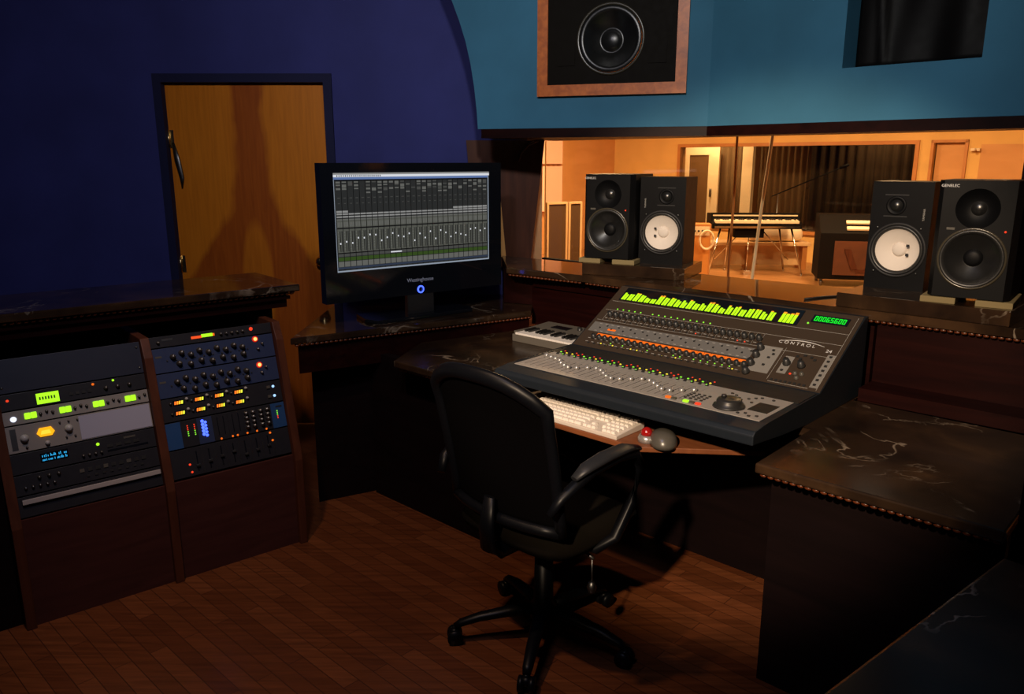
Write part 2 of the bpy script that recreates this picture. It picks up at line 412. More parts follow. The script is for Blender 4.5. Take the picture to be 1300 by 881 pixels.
# ------------------------------------------------------------------ soffit speaker in the left facet
RL=math.atan2(-LD.y,-LD.x)   # local +x runs to the right along the facet
ss=thing('soffit_speaker','large oak framed soffit speaker set into the teal wall above the window','speaker',LP(0,1.912,-.001),(0,0,RL))
# local x = -s
X0,X1,H=-.828,-.104,.86
b=MB()
fw=.052
b.prism([(X0,0),(X1,0),(X1-fw,fw),(X0+fw,fw)],-.022,0,'y'); b.prism([(X0,0),(X0+fw,fw),(X0+fw,H-fw),(X0,H)],-.022,0,'y')
b.prism([(X1,0),(X1,H),(X1-fw,H-fw),(X1-fw,fw)],-.022,0,'y'); b.prism([(X0,H),(X0+fw,H-fw),(X1-fw,H-fw),(X1,H)],-.022,0,'y')
b.build('wooden_frame',M['oak'],ss)
b=MB(); ix0,ix1=X0+fw,X1-fw; wx=-.47
wz1,wz2=.255,.61; wr=.150
b.plate(ix0,ix1,fw,H-fw,-.010,[(wx,wz1,wr,fw,.432),(wx,wz2,wr,.432,H-fw)])
for px in (ix0+.05,ix1-.13): b.box(px,px+.085,-.014,-.0102,.14,.235)
for px in (ix0+.056,ix1-.124): b.box(px,px+.073,-.0105,-.0101,.146,.229)
b.build('baffle',M['baffle'],ss)
for wz in (wz1,wz2):
    b=MB(); b.lathe([(wr+.014,.0),(wr+.014,.004),(wr+.009,.007),(wr+.002,.004)],(wx,-.010,wz),(0,-1,0),48); 
    b2=MB(); b2.lathe([(wr,.004),(wr-.012,.011),(wr-.026,.002),(.115,-.012),(.06,-.040),(.052,-.044),(.045,-.034),(.03,-.026),(0,-.022)],(wx,-.010,wz),(0,-1,0),48)
    wf=b2.build('woofer',M['cone'],ss); rg=b.build('rim',M['ring'],wf)

# black cloth in the right recess
b=MB(); nx,nz=44,24
g=[[None]*(nz+1) for _ in range(nx+1)]
for i in range(nx+1):
    for j in range(nz+1):
        x=i/nx; z=j/nz
        y=.010*math.sin(x*9+2.2*z)+.006*math.sin(x*17-3*z+1)+.012*math.exp(-((x-.12+.18*(1-z)*0-.10*(1-z))/.035)**2)
        g[i][j]=b.v((OU0+.006+(OU1-OU0-.012)*x,-y,.004+(OZ1-OZ0-.01)*z))
for i in range(nx):
    for j in range(nz): b.f([g[i][j],g[i+1][j],g[i+1][j+1],g[i][j+1]],True)
cl=b.build('speaker_cloth',M['cloth'],None,KP(0,V1-.045,OZ0),(0,0,TH))
md=cl.modifiers.new('thickness','SOLIDIFY'); md.thickness=.004
tag(cl,'black creased cloth covering the recess high in the right of the teal wall','cloth')

# ------------------------------------------------------------------ desks
def beads(bm,p0,p1,r=.0062,step=.022):
    p0=Vector(p0);p1=Vector(p1); L=(p1-p0).length; n=max(2,int(L/step)); d=(p1-p0)/n
    for i in range(n):
        a=p0+d*(i+.08); c=p0+d*(i+.92)
        bm.tube([a,a+d*.25+Vector((0,0,0)),a+d*.6,c],[r*.55,r,r,r*.55],8)
# --- built-in console desk
desk=thing('console_desk','built-in mahogany desk with a brown-black marble top carrying the mixing console','desk',(0,0,0),(0,0,TH))
ZT=.75
lw1=W2K(-.42,3.80); lw2=W2K(.12,4.18)
top=[(-2.68,2.07),(-2.12,2.07),(-2.12,2.45),(-.965,2.45),(-.965,2.04),(-.33,2.04),(-.33,2.855),(-1.0,2.855),(-1.0,3.0),(-2.12,3.0),(-2.12,3.075),(-2.74,3.075),lw1]
b=MB(); b.prism(top,ZT-.030,ZT,bev=.006); b.build('worktop',M['marble_desk'],desk)
for p0,p1 in (((-2.67,2.085),(-2.13,2.085)),((-.955,2.055),(-.335,2.055)),((-.950,2.075),(-.950,2.44))):
    b=MB(); beads(b,(*p0,ZT-.037),(*p1,ZT-.037)); b.build('rope_trim',M['rope'],desk)
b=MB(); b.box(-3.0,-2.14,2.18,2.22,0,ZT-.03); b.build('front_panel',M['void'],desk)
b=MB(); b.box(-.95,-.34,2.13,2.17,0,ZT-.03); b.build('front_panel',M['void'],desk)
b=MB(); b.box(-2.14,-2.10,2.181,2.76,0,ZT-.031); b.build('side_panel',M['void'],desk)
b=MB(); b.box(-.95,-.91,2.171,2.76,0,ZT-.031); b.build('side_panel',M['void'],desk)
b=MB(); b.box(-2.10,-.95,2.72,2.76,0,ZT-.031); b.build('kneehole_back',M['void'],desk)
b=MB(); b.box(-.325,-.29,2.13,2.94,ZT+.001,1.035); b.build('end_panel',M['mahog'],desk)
# keyboard tray sliding under the console
b=MB(); b.prism([(-2.085,2.05),(-1.385,2.045),(-1.06,2.30),(-1.06,2.60),(-2.085,2.60)],.672,.690,bev=.003); tr=b.build('keyboard_tray',M['tray'],desk)
for u in (-2.085,-.978):
    b=MB(); b.box(u-.012,u+.012,2.32,2.62,.690,.72); b.build('tray_runner',M['steel'],desk)
# --- upper speaker ledge
led=thing('speaker_ledge','raised polished marble ledge along the studio window carrying the four monitors','ledge',(0,0,0),(0,0,TH))
ZL=1.07
LW=W2K(-.03,4.04)
lp=[(-.36,2.95),(-2.335,2.95),LW,W2K(-.06,4.57),(.05,3.555),(.05,2.95)]
b=MB(); b.prism(lp[::-1],ZL-.032,ZL,bev=.008); b.build('ledge_top',M['marble'],led)
for p0,p1 in (((.05,2.966),(-2.33,2.966)),((-2.352,2.966),(LW[0],LW[1]+.016))):
    b=MB(); beads(b,(*p0,ZL-.0395),(*p1,ZL-.0395)); b.build('rope_trim',M['rope'],led)
b=MB(); b.box(-.98,.05,2.99,3.03,.75,ZL-.034); b.box(-.98,-.335,2.862,2.99,.752,.80); b.build('fascia',M['mahog'],led)
b=MB(); b.box(-2.10,-1.0,3.02,3.06,.752,ZL-.034); b.build('fascia',M['mahog'],led)
b=MB(); b.box(-2.78,-2.10,3.085,3.125,.752,ZL-.034); b.box(-2.75,-2.13,3.06,3.084,.96,1.0); b.build('fascia',M['mahog'],led)
b=MB(); b.T=Matrix.Rotation(-TH,4,'Z'); b.prism([(.108,4.165),(-.045,4.235),(-.055,4.57),(-.02,4.57),(-.01,4.26),(.125,4.20)],.853,ZL-.034); b.build('fascia',M['mahog'],led)
# --- monitor desk
mdk=thing('monitor_desk','mahogany side desk with marble top and rope edge under the television screen','desk')
ZM=.85
mp=[(-.966,3.342),(.10,4.004),(.14,4.52),(-.90,4.52),(-.955,4.126)]
b=MB(); b.prism(mp,ZM-.030,ZM,bev=.006); b.build('worktop',M['marble'],mdk)
for p0,p1 in (((-.952,3.362),(.10,4.018)),((-.957,3.385),(-.948,4.1))):
    b=MB(); beads(b,(*p0,ZM-.037),(*p1,ZM-.037)); b.build('rope_trim',M['rope'],mdk)
b=MB(); b.prism([(-.945,3.385),(.09,4.028),(.07,4.06),(-.945,3.43)],ZM-.17,ZM-.046); b.build('apron',M['mahog'],mdk)
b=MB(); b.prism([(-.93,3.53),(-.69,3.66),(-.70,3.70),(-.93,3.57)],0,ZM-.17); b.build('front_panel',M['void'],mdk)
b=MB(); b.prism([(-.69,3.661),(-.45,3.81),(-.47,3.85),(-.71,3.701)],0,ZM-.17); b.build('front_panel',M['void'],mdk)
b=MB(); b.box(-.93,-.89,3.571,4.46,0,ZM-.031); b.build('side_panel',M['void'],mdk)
# --- right return counter in the foreground
cnt=thing('return_counter','dark marble topped counter return filling the bottom right foreground','counter')
a=Vector((1.085,1.585,0)); dd=Vector((-.783,-.622,0)); nn=Vector((.622,-.783,0))
c2=a+dd*1.05
b=MB(); P=[a,c2,c2+nn*.6,a+nn*.75]; b.prism([(p.x,p.y) for p in P],ZT-.030,ZT,bev=.006); b.build('worktop',M['marble_desk'],cnt)
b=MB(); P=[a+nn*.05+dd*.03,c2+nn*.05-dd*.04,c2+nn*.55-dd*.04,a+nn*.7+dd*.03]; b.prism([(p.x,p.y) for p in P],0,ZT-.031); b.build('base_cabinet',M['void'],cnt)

# ------------------------------------------------------------------ rack furniture (rack frame: x along, y back)
RR=R(39.4); RX=Vector((math.cos(RR),math.sin(RR),0)); RY=Vector((-math.sin(RR),math.cos(RR),0)); RO=Vector((-1.685,2.461,0))
TILT=.25; AT=math.atan(TILT)
def yf(z): return .03+TILT*(z-.40)
rack=thing('rack_cabinet','mahogany outboard gear cabinet with two leaning bays beside the door','cabinet',RO,(0,0,RR))
prof=[(0,0),(.0,.38),(.010,.42),(.115,.88),(.150,.950),(.55,.950),(.55,0)]
for x in (-.012,.492,1.008):
    b=MB(); b.prism(prof,x,x+.032,'x',bev=.003); b.build('side_board',M['mahog2'],rack)
for x0,x1 in ((.0205,.4915),(.5245,1.0075)):
    b=MB(); b.box(x0,x1,.022,.04,.0,.40); b.build('blank_panel',M['panel'],rack)
b=MB(); b.box(-.011,1.039,.551,.565,0,.949); b.build('back_panel',M['void'],rack)
b=MB(); b.box(-.36,-.0125,.06,.09,0,.949); b.build('end_panel',M['void'],rack)
shf=thing('rack_shelf','dark marble topped shelf with rope edge running above the gear racks','shelf',RO,(0,0,RR))
b=MB(); b.box(-.55,1.172,.215,.70,1.055,1.085,.006); b.build('shelf_top',M['marble'],shf)
for p0,p1 in (((-.55,.231),(1.150,.231)),((1.160,.25),(1.160,.68))):
    b=MB(); beads(b,(*p0,1.048),(*p1,1.048)); b.build('rope_trim',M['rope'],shf)
b=MB(); b.box(-.50,1.125,.255,.29,.986,1.054); b.box(-.50,1.135,.238,.256,1.022,1.036); b.box(1.09,1.125,.291,.66,.986,1.054); b.build('fascia',M['mahog'],shf)
b=MB(); b.box(1.045,1.075,.30,.64,0,.986); b.build('support_panel',M['void'],shf)

def unit(name,label,x0,x1,z0,z1,panelmat,cat='rack unit',depth=.2):
    grp={'effects_processor':'effects units in the left bay','equaliser':'blue equalisers in the right bay'}.get(name)
    z1-=.0025
    L=(z1-z0)/math.cos(AT)
    p=RO+RX*x0+RY*yf(z0)+Vector((0,0,z0))
    t=thing(name,label,cat,p,(-AT,0,RR),grp)
    b=MB(); b.box(0,x1-x0,-.004,.0,0,L,.0008); b.build('faceplate',panelmat,t)
    b=MB(); b.box(.012,x1-x0-.012,.001,depth,.003,L-.003); b.build('chassis',M['rackblack'],t)
    return t,x1-x0,L
def knob(parent,x,z,r=.008,h=.014,m='bronze',cap=None):
    key=('knob',r,h,m)
    if key not in PROTO:
        b=MB(); b.lathe([(0,0),(r*1.08,0),(r*1.05,h*.3),(r*.82,h*.42),(r*.78,h),(0,h)],(0,0,0),(0,-1,0),14)
        b.mi=1; b.box(-r*.09,r*.09,-h-.0006,-h+.0004,r*.1,r*.72)
        o=b.build('knob',[M[m],M['white']],parent,(x,-.004,z)); PROTO[key]=o; return o
    return inst(PROTO[key],parent,(x,-.004,z))
def lamp(parent,name,x,z,r,m,key):
    k=('lamp',name,r,key)
    if k not in PROTO:
        b=MB(); b.lathe([(0,.0),(r,.0),(r,.002),(r*.6,.0045),(0,.0055)],(0,0,0),(0,-1,0),12)
        o=b.build(name,m,parent,(x,-.004,z)); PROTO[k]=o; return o
    return inst(PROTO[k],parent,(x,-.004,z))
def plateb(parent,name,x0,x1,z0,z1,m,th=.0015,y=-.004):
    b=MB(); b.box(x0,x1,y-th,y,z0,z1); return b.build(name,m,parent)
PROTO={}
SEG=[glow('segment_'+n_,c_,1.3) for n_,c_ in (('red',(1,.18,.02)),('orange',(1,.30,.02)),('amber',(1,.55,.03)),('lime',(.8,.9,.05)))]
LX0,LX1=.022,.490; QX0,QX1=.526,1.006
# left bay, bottom to top
t,W,L=unit('sliding_drawer','black rack drawer with a pale front rail at the bottom of the left bay',LX0,LX1,.405,.476,M['rackblack'])
b=MB(); b.box(.012,W-.004,-.016,-.0042,L*.62,L*.86,.002); b.build('pull_rail',M['rail'],t)
t,W,L=unit('effects_processor','black effects unit with rows of small buttons just above the pale drawer rail',LX0,LX1,.478,.548,M['rackblack'])
for i in range(5): knob(t,.03+.022*i,L*.35,.005,.009,'steel')
for i in range(3): knob(t,.075+.03*i,L*.75,.006,.01,'bronze')
for i in range(9): plateb(t,'button',.20+.026*i,.215+.026*i,L*.52,L*.70,M['grey' if i%3==0 else 'btn'],.003)
for i in range(8): plateb(t,'button',.22+.026*i,.230+.026*i,L*.24,L*.34,M['btn'],.003)
t,W,L=unit('effects_processor','black effects unit with a cyan character display and one green lamp',LX0,LX1,.550,.620,M['rackblack'])
d_=plateb(t,'display',.088,.175,L*.38,L*.82,M['gloss'])
segs=[]
b=MB(); random.seed(3)
for r_ in range(2):
    for c in range(7):
        x=.094+.0113*c; z=L*(.43+.19*r_)
        for k in range(3):
            if random.random()<.85: b.box(x+.0032*k,x+.0032*k+.002,-.0066,-.0056,z,z+L*random.choice((.10,.14,.08)))
b.build('characters',G['cyan'],d_)
lamp(t,'signal_lamp',.272,L*.72,.0055,G['green'],'g')
for i in range(4): plateb(t,'button',.30+.03*i,.32+.03*i,L*.45,L*.6,M['btn'],.003)
plateb(t,'badge',.36,.40,L*.74,L*.84,M['grey'],.001)
for i in range(4): knob(t,.22+.02*i,L*.28,.005,.009,'bronze')
plateb(t,'slot',.30,.44,L*.22,L*.32,M['gloss'],.001)
t,W,L=unit('tube_preamp','silver channel strip with a glowing amber hexagonal meter and a pale blank half panel',LX0,LX1,.622,.714,M['silverpanel'])
b=MB(); hx,hz=.118,L*.60
b.prism([(hx-.028,hz-.002),(hx-.018,hz-.015),(hx+.018,hz-.015),(hx+.028,hz-.002),(hx+.018,hz+.016),(hx-.018,hz+.016)],-.0075,-.004,'y'); b.build('amber_meter',G['amberlamp'],t)
b=MB(); b.prism([(hx-.016,hz-.007),(hx+.016,hz-.007),(hx+.012,hz+.006),(hx-.012,hz+.006)],-.0082,-.0076,'y'); b.build('meter_window',G['doty'],t)
knob(t,.052,L*.50,.013,.016,'knobcap'); knob(t,.190,L*.58,.013,.016,'knobcap')
knob(t,.118,L*.18,.008,.012,'knobcap'); knob(t,.055,L*.14,.004,.006,'bronze')
for i in range(5): knob(t,.165+.014*i,L*(.25 if i%2 else .85),.0035,.006,'bronze')
plateb(t,'blank_panel',.225,W-.004,L*.04,L*.96,M['whitepanel'],.002)
plateb(t,'vent_grille',.012,.03,L*.1,L*.9,M['steel'],.001)
t,W,L=unit('preamp_strip','silver slim preamp with four double green lamps and a white lamp',LX0,LX1,.716,.764,M['silverpanel'])
lamp(t,'power_lamp',.030,L*.42,.0095,G['whitelamp'],'w')
for i in range(4):
    x=.082+.108*i
    for k in (-1,1):
        b=MB(); b.box(x+k*.0095-.009,x+k*.0095+.009,-.0075,-.004,L*.28,L*.74,.003); b.build('green_lamp',G['green'],t)
    if i==0: pass
    for k,dx in enumerate((.030,.050,.068)): knob(t,x+dx,L*(.5+.12*(k%2)),.005,.008,'bronze')
t,W,L=unit('patch_processor','black processor with a green backlit display and a red lamp',LX0,LX1,.766,.822,M['rackblack'])
plateb(t,'green_display',.108,.178,L*.10,L*.78,G['green'])
b=MB()
for i in range(6): b.box(.116+.009*i,.121+.009*i,-.0062,-.0056,L*.35,L*.55)
b.build('display_legend',mat('display_ink',(.06,.16,.01),.6),t)
lamp(t,'red_lamp',.022,L*.62,.0045,G['dotr'],'r'); lamp(t,'amber_lamp',.290,L*.82,.0045,G['orange'],'a'); lamp(t,'green_lamp',.358,L*.88,.0040,G['green'],'gg')
for i in range(4): plateb(t,'button',.21+.02*i,.222+.02*i,L*.35,L*.55,M['btn'],.003)
for i in range(3): knob(t,.33+.04*i,L*.45,.007,.01,'bronze')
t,W,L=unit('blank_rack_panel','plain blue-black blank panel at the top of the left bay',LX0,LX1,.824,.940,M['rackbluegrey'],'rack panel')
for x in (.012,W-.012):
    for z in (.02,L-.02): knob(t,x,z,.004,.003,'steel')
# right bay, top to bottom
t,W,L=unit('meter_unit','black slim meter unit with a red and green bar topping the right bay',QX0,QX1,.905,.948,M['rackblack'])
b=MB(); b.box(.155,.195,-.0065,-.004,L*.38,L*.62); b.build('red_bar',glow('red_bar_light',(1,.10,.02),.9),t)
b=MB(); b.box(.195,.238,-.0065,-.004,L*.42,L*.72); b.build('green_bar',G['green'],t)
b=MB(); b.box(.238,.246,-.0065,-.004,L*.44,L*.68); b.build('amber_bar',G['orange'],t)
lamp(t,'power_lamp',.395,L*.60,.0075,G['dotr'],'pr'); plateb(t,'badge',.045,.085,L*.55,L*.75,M['steel'],.001); knob(t,.03,L*.45,.006,.01,'bronze')
for i in range(5): knob(t,.27+.022*i,L*.5,.006,.01,'bronze')
for (z0,z1,lab,red) in ((.810,.903,'dark blue equaliser with black knobs and a red lamp below the bar meter',.85),(.715,.808,'dark blue equaliser with black knobs and a red lamp above the amber meters',.75)):
    t,W,L=unit('equaliser',lab,QX0,QX1,z0,z1,M['bluepanel'])
    random.seed(int(z0*1000))
    for i in range(9):
        knob(t,.075+.034*i,L*(.72 if i%2 else .60),.0105,.016,'bronze')
    for i in range(7):
        knob(t,.095+.042*i,L*(.22 if i%2 else .30),.0105,.016,'bronze')
    for i in range(10): plateb(t,'switch',.05+.035*i,.055+.035*i,L*.45,L*.50,M['steel'],.004)
    plateb(t,'badge',.012,.035,L*.62,L*.70,M['grey'],.001)
    lamp(t,'lamp_glow_ring',.405,L*red,.0125,G['redhalo'],'rh'); rl=lamp(t,'red_lamp',.405,L*red,.0075,G['redlamp'],'rl'); rl.location.y=-.007; knob(t,.41,L*.40,.006,.01,'steel'); knob(t,.43,L*.62,.005,.012,'steel')  # emissive ring stands in for the lamp's red glow, no real bezel
t,W,L=unit('compressor_bank','black compressor bank with eight clusters of amber meters and blue lamps',QX0,QX1,.625,.713,M['rackblack'])
for r_ in range(2):
    for c in range(4):
        x=.068+.078*c; z=L*(.78-.46*r_)
        b=MB(); b.box(x-.021,x+.021,-.0055,-.004,z-.010,z+.010); h=b.build('meter_housing',M['gloss'],t)
        for k in range(4):
            b=MB(); b.prism([(x-.017+.0085*k,z-.006),(x-.011+.0085*k,z-.006),(x-.009+.0085*k,z+.006),(x-.015+.0085*k,z+.006)],-.007,-.0056,'y')
            b.build('segment',SEG[k],h)
        knob(t,x+.031,z+.010,.0055,.009,'knobcap'); knob(t,x-.031,z,.005,.008,'bronze')
for z in (.30,.74):
    lamp(t,'blue_lamp',.447,L*z,.0055,G['paleblue'],'bl'); plateb(t,'switch',.418,.432,L*z-.005,L*z+.006,M['grey'],.006)
# two rows of modules
t,W,L=unit('module_rack','module rack of blue and black channel modules with a bright blue meter column',QX0,QX1,.520,.623,M['rackblack'])
mw=W/8
for i in range(8):
    m_=plateb(t,'module',mw*i+.001,mw*(i+1)-.001,.001,L-.001,M['bluemod' if i in (0,7) else 'bluepanel' if i in (2,) else 'rackblack'],.002)
    x=mw*(i+.5)
    if i==1:
        for k in range(6): lamp(t,'red_led' if k>2 else 'green_led',x-.006,L*(.42+.075*k),.0026,G['dotr'] if k>2 else G['dotg'],'m')
        for k in range(6): lamp(t,'red_led' if k>2 else 'green_led',x+.020,L*(.42+.075*k),.0026,G['dotr'] if k>2 else G['dotg'],'m')
    if i==2:
        for k in range(5): lamp(t,'blue_lamp',x-.008,L*(.36+.125*k),.0065,G['blue'],'bb'); 
        for k in range(5): lamp(t,'blue_lamp',x+.003,L*(.30+.125*k),.0058,G['blue'],'bb2')
    if i in (3,4):
        for k in range(2): plateb(t,'fader_slot',x-.012+.024*k,x-.009+.024*k,L*.2,L*.9,M['gloss'],.003)
    if i in (5,6):
        for k in range(4):
            for q in (-.014,.014): knob(t,x+q,L*(.28+.18*k),.009,.013,'steel')
    if i==7:
        for k in range(5): lamp(t,'red_led' if k<2 else 'green_led',x-.004,L*(.40+.07*k),.0028,G['dotr'] if k<2 else G['dotg'],'m')
        plateb(t,'badge',x-.008,x+.018,L*.82,L*.88,M['steel'],.0035)
for x in (.205,.25,.27,.31,.35,.39): lamp(t,'orange_led',x,L*.055,.0042,G['orange'],'o')
t,W,L=unit('fader_rack','black fader modules with small orange and red lamps at the bottom of the right bay',QX0,QX1,.410,.518,M['rackblack'])
for i in range(7):
    x=.10+.048*i
    s_=plateb(t,'fader_slot',x-.002,x+.002,L*.15,L*.85,M['gloss'],.002)
    b=MB(); b.box(x-.007,x+.007,-.014,-.0062,L*(.3+.07*(i%4)),L*(.38+.07*(i%4)),.001); b.build('fader_cap',M['steel'],t)
    plateb(t,'module_edge',x+.022,x+.024,L*.02,L*.98,M['steel'],.001)
for x,z in ((.402,.92),(.408,.62)): lamp(t,'orange_led',x,L*z,.0045,G['orange'],'o2')
for x,z in ((.070,.42),(.074,.14)): lamp(t,'red_led',x,L*z,.0042,G['dotr'],'r2')
# ------------------------------------------------------------------ speaker blocks on the ledge
def block(label,loc,rz,w,dp,h=.052):
    o=MB(); o.box(-w/2,w/2,0,dp,0,h,.004); o=o.build('speaker_plinth',M['marble'],None,loc,(0,0,rz)); return tag(o,label,'plinth','marble plinths on the ledge')
def cone_driver(name,cx,cz,r,y,mats,parent,deep=.04,cap=.35,capout=.012,seg=40,rim=None):
    b=MB(); b.lathe([(r,.001),(r*.985,.006),(r*.93,.008),(r*.87,.001),(r*.84,-.004)],(cx,y,cz),(0,-1,0),seg)
    sr=b.build(name,mats[0],parent)
    b=MB(); n=8; pr=[(r*.845,-.004)]
    for i in range(1,n+1):
        t=i/n; pr.append((r*(.845-(.845-cap)*t),-.004-deep*(t**.8)))
    b.lathe(pr,(cx,y,cz),(0,-1,0),seg); b.build('cone',mats[1],sr)
    b=MB(); rc=r*cap; b.lathe([(rc*1.03,-.004-deep),(rc*.92,-.004-deep+capout*.55),(rc*.6,-.004-deep+capout*.9),(0,-.004-deep+capout)],(cx,y,cz),(0,-1,0),seg); b.build('dust_cap',mats[2],sr)
    return sr
def big_monitor(label,loc,rz):
    t=thing('studio_monitor',label,'speaker',loc,(0,0,rz),'studio monitors on the ledge')
    w,dp,h=.250,.290,.392; x=w/2; r=.098; zc=.134; zt=.300
    b=MB(); f=[(-x+.018,0),(x-.018,0),(x,.03),(x,dp),(-x,dp),(-x,.03)]
    A=[b.v((p[0],p[1],0)) for p in f]; B=[b.v((p[0],p[1],h)) for p in f]; n=len(f)
    b.f(A[::-1]); b.f(B)
    for i in range(1,n): b.f([A[i],A[(i+1)%n],B[(i+1)%n],B[i]])
    b.plate(-x+.018,x-.018,0,h,0,[(0,zc,r,0,.234),(0,zt,.066,.234,h)],48)
    b.build('cabinet',M['genblack'],t)
    wf=cone_driver('woofer',0,zc,r,0,(M['rubber'],M['cone'],M['genblack']),t,.035,.30,.012)
    b=MB(); b.lathe([(r+.006,.0),(r+.006,.003),(r,.004),(r-.002,.0015)],(0,0,zc),(0,-1,0),48); b.build('rim',M['ring'],wf)
    b=MB(); b.lathe([(.066,.0),(.064,-.002),(.056,-.012),(.042,-.022),(.026,-.030),(.024,-.030)],(0,0,zt),(0,-1,0),40); wg=b.build('waveguide',M['genblack'],t)
    b=MB(); b.lathe([(.024,-.030),(.020,-.026),(.012,-.021),(0,-.019)],(0,0,zt),(0,-1,0),24); b.build('tweeter_dome',M['cone'],wg)
    b=MB(); b.lathe([(.0035,0),(.0035,.002),(0,.003)],(.088,0,.228),(0,-1,0),12); b.build('red_lamp',G['dotr'],t)
    text_part('maker_lettering','GENELEC',.013,M['white'],t,(-.088,-.0008,h-.018),(R(90),0,0))
    b=MB(); b.box(-.085,-.06,-.0015,0,.228,.236); b.build('badge',M['grey'],t)
    return t
def small_monitor(label,loc,rz,mirror=1):
    t=thing('studio_monitor',label,'speaker',loc,(0,0,rz),'studio monitors on the ledge')
    w,dp,h=.215,.205,.405; x=w/2; r=.094; zc=.150; zt=.316; tx=-.018*mirror
    b=MB()
    P=[(-x,0),(x,0),(x,dp),(-x,dp)]
    A=[b.v((p[0],p[1],0)) for p in P]; B=[b.v((p[0],p[1],h)) for p in P]
    b.f(A[::-1]); b.f(B)
    for i in range(1,4): b.f([A[i],A[(i+1)%4],B[(i+1)%4],B[i]])
    b.plate(-x,x,0,h,0,[(0,zc,r,0,.262),(tx,zt,.036,.262,h)],48)
    b.build('cabinet',M['cabblack'],t)
    wf=cone_driver('woofer',0,zc,r,0,(M['rubber'],M['whitecone'],M['whitecone']),t,.032,.28,.014)
    b=MB(); b.lathe([(r+.010,.0),(r+.010,.004),(r+.002,.005),(r,.002)],(0,0,zc),(0,-1,0),48); b.build('rim',M['matteblack'],wf)
    for a in (45,135,225,315):
        b=MB(); b.lathe([(.004,0),(.004,.003),(0,.0035)],(.118*math.cos(R(a))*.92,0,zc+.118*math.sin(R(a))),(0,-1,0),8); b.build('bolt',M['steel'],wf)
    for dz in (.012,-.022):
        b=MB(); b.box(mirror*.034-.005,mirror*.034+.005,.012,.016,zc+dz,zc+dz+.010); b.build('cone_mark',M['matteblack'],wf)
    b=MB(); b.lathe([(.036,.0),(.034,.003),(.028,.002),(.022,-.002)],(tx,0,zt),(0,-1,0),28); tw=b.build('tweeter',M['genblack'],t)
    b=MB(); b.lathe([(.0225,-.002),(.016,.004),(.008,.0075),(0,.0085)],(tx,0,zt),(0,-1,0),24); b.build('tweeter_dome',M['cone'],tw)
    for zz in (zt-.042,zt+.0375):
        b=MB(); b.box(-.042+tx,.042+tx,-.0018,-.0002,zz,zz+.0045); b.build('tweeter_bar',M['matteblack'],tw)
    text_part('maker_lettering','YAMAHA',.011,M['greyline'],t,(mirror*.082,-.0008,.285),(R(90),R(-90),0))
    return t
def pads(label,loc,rz):
    t=thing('isolation_pads',label,'speaker pad',loc,(0,0,rz),'foam speaker pads')
    for x in (-.085,.085):
        b=MB(); b.prism([(-.004,0),(.24,0),(.24,.0235),(-.004,.0215)],x-.055,x+.055,'x',bev=.003); b.build('pad',M['foam'],t)
    return t
block('dark marble plinth under the left pair of monitors',(.560,3.674,ZL),R(-27),.50,.33,.055)
p_=KP(-.845,2.962,ZL); block('dark marble plinth under the right pair of monitors',p_,TH,.57,.46)
zp=ZL+.052; zq=ZL+.055
pads('khaki foam pads under the left charcoal two-way monitor',(.450,3.757,zq),R(-27))
big_monitor('charcoal two-way monitor at the far left of the ledge, beside the white-coned one',(.450,3.756,zq+.0250),R(-27))
small_monitor('black white-coned monitor nearest the left, its right side facing the glass',(.701,3.724,zq),R(-27),-1)
small_monitor('black white-coned monitor of the right pair, in front of the organ',(1.462,3.00,zp),R(-42),1)
pads('khaki foam pads under the right charcoal two-way monitor',(1.545,2.650,zp),R(-38))
big_monitor('charcoal two-way monitor at the far right end of the ledge',(1.545,2.648,zp+.0250),R(-38))
# cable on the ledge
b=MB(); P=[KP(-1.27,3.01,ZL+.004),KP(-1.24,3.10,ZL+.004),KP(-1.19,3.20,ZL+.004),KP(-1.16,3.33,ZL+.004),KP(-1.15,3.46,ZL+.004)]
b.tube(P,.004,8); tag(b.build('cable',M['cablemat']),'thin black cable lying across the polished ledge beside the right plinth','cable')

# ------------------------------------------------------------------ television
tvr=R(90-52)
TX=Vector((math.cos(tvr),math.sin(tvr),0)); TY=Vector((-math.sin(tvr),math.cos(tvr),0))
TP=Vector((-.846,3.548,0)); W=1.0; Z0=.962; HT=.632
base=TP+TX*(W/2)+Vector((0,0,ZM))
tv=thing('television','wide glossy black television showing a software mixer on the side desk','television',base,(0,0,tvr))
zb=Z0-ZM; x=W/2
sx0,sx1=-x+.062,x-.075; sz0,sz1=zb+.142,zb+HT-.044
b=MB(); 
# bezel ring
b.box(-x,sx0,0,.05,zb,zb+HT); b.box(sx1,x,0,.05,zb,zb+HT); b.box(sx0,sx1,0,.05,zb,sz0); b.box(sx0,sx1,0,.05,sz1,zb+HT)
bz=b.build('bezel',M['gloss'],tv)
b=MB(); b.box(-x+.01,x-.01,.0505,.075,zb+.01,zb+HT-.01,.006); b.box(-.3,.3,.0755,.12,zb+.1,zb+.5,.02); b.build('rear_case',M['blackplastic'],tv)
b=MB(); b.prism([(-.075,.0),(.075,.0),(.065,.045),(-.065,.045)],.018,zb-.0005,'z'); b.build('stand_neck',M['blackplastic'],tv)
b=MB(); b.prism([(-.27,-.06),(.27,-.06),(.30,.02),(.27,.17),(-.27,.17),(-.30,.02)],0,.018,bev=.005); b.build('stand_base',M['gloss'],tv)
b=MB(); b.lathe([(.019,0),(.019,.003),(.013,.0045),(.013,.002)],(0,-.0005,zb+.024),(0,-1,0),32); b.build('power_ring',G['blue'],tv)
b=MB(); b.lathe([(.0125,.0),(.0125,.002),(0,.003)],(0,-.0005,zb+.024),(0,-1,0),24); b.build('power_button',M['gloss'],tv)
text_part('maker_lettering','Westinghouse',.026,mat('pale_blue_print',(.42,.46,.60),.5),tv,(0,-.0008,zb+.072),(R(90),0,0))
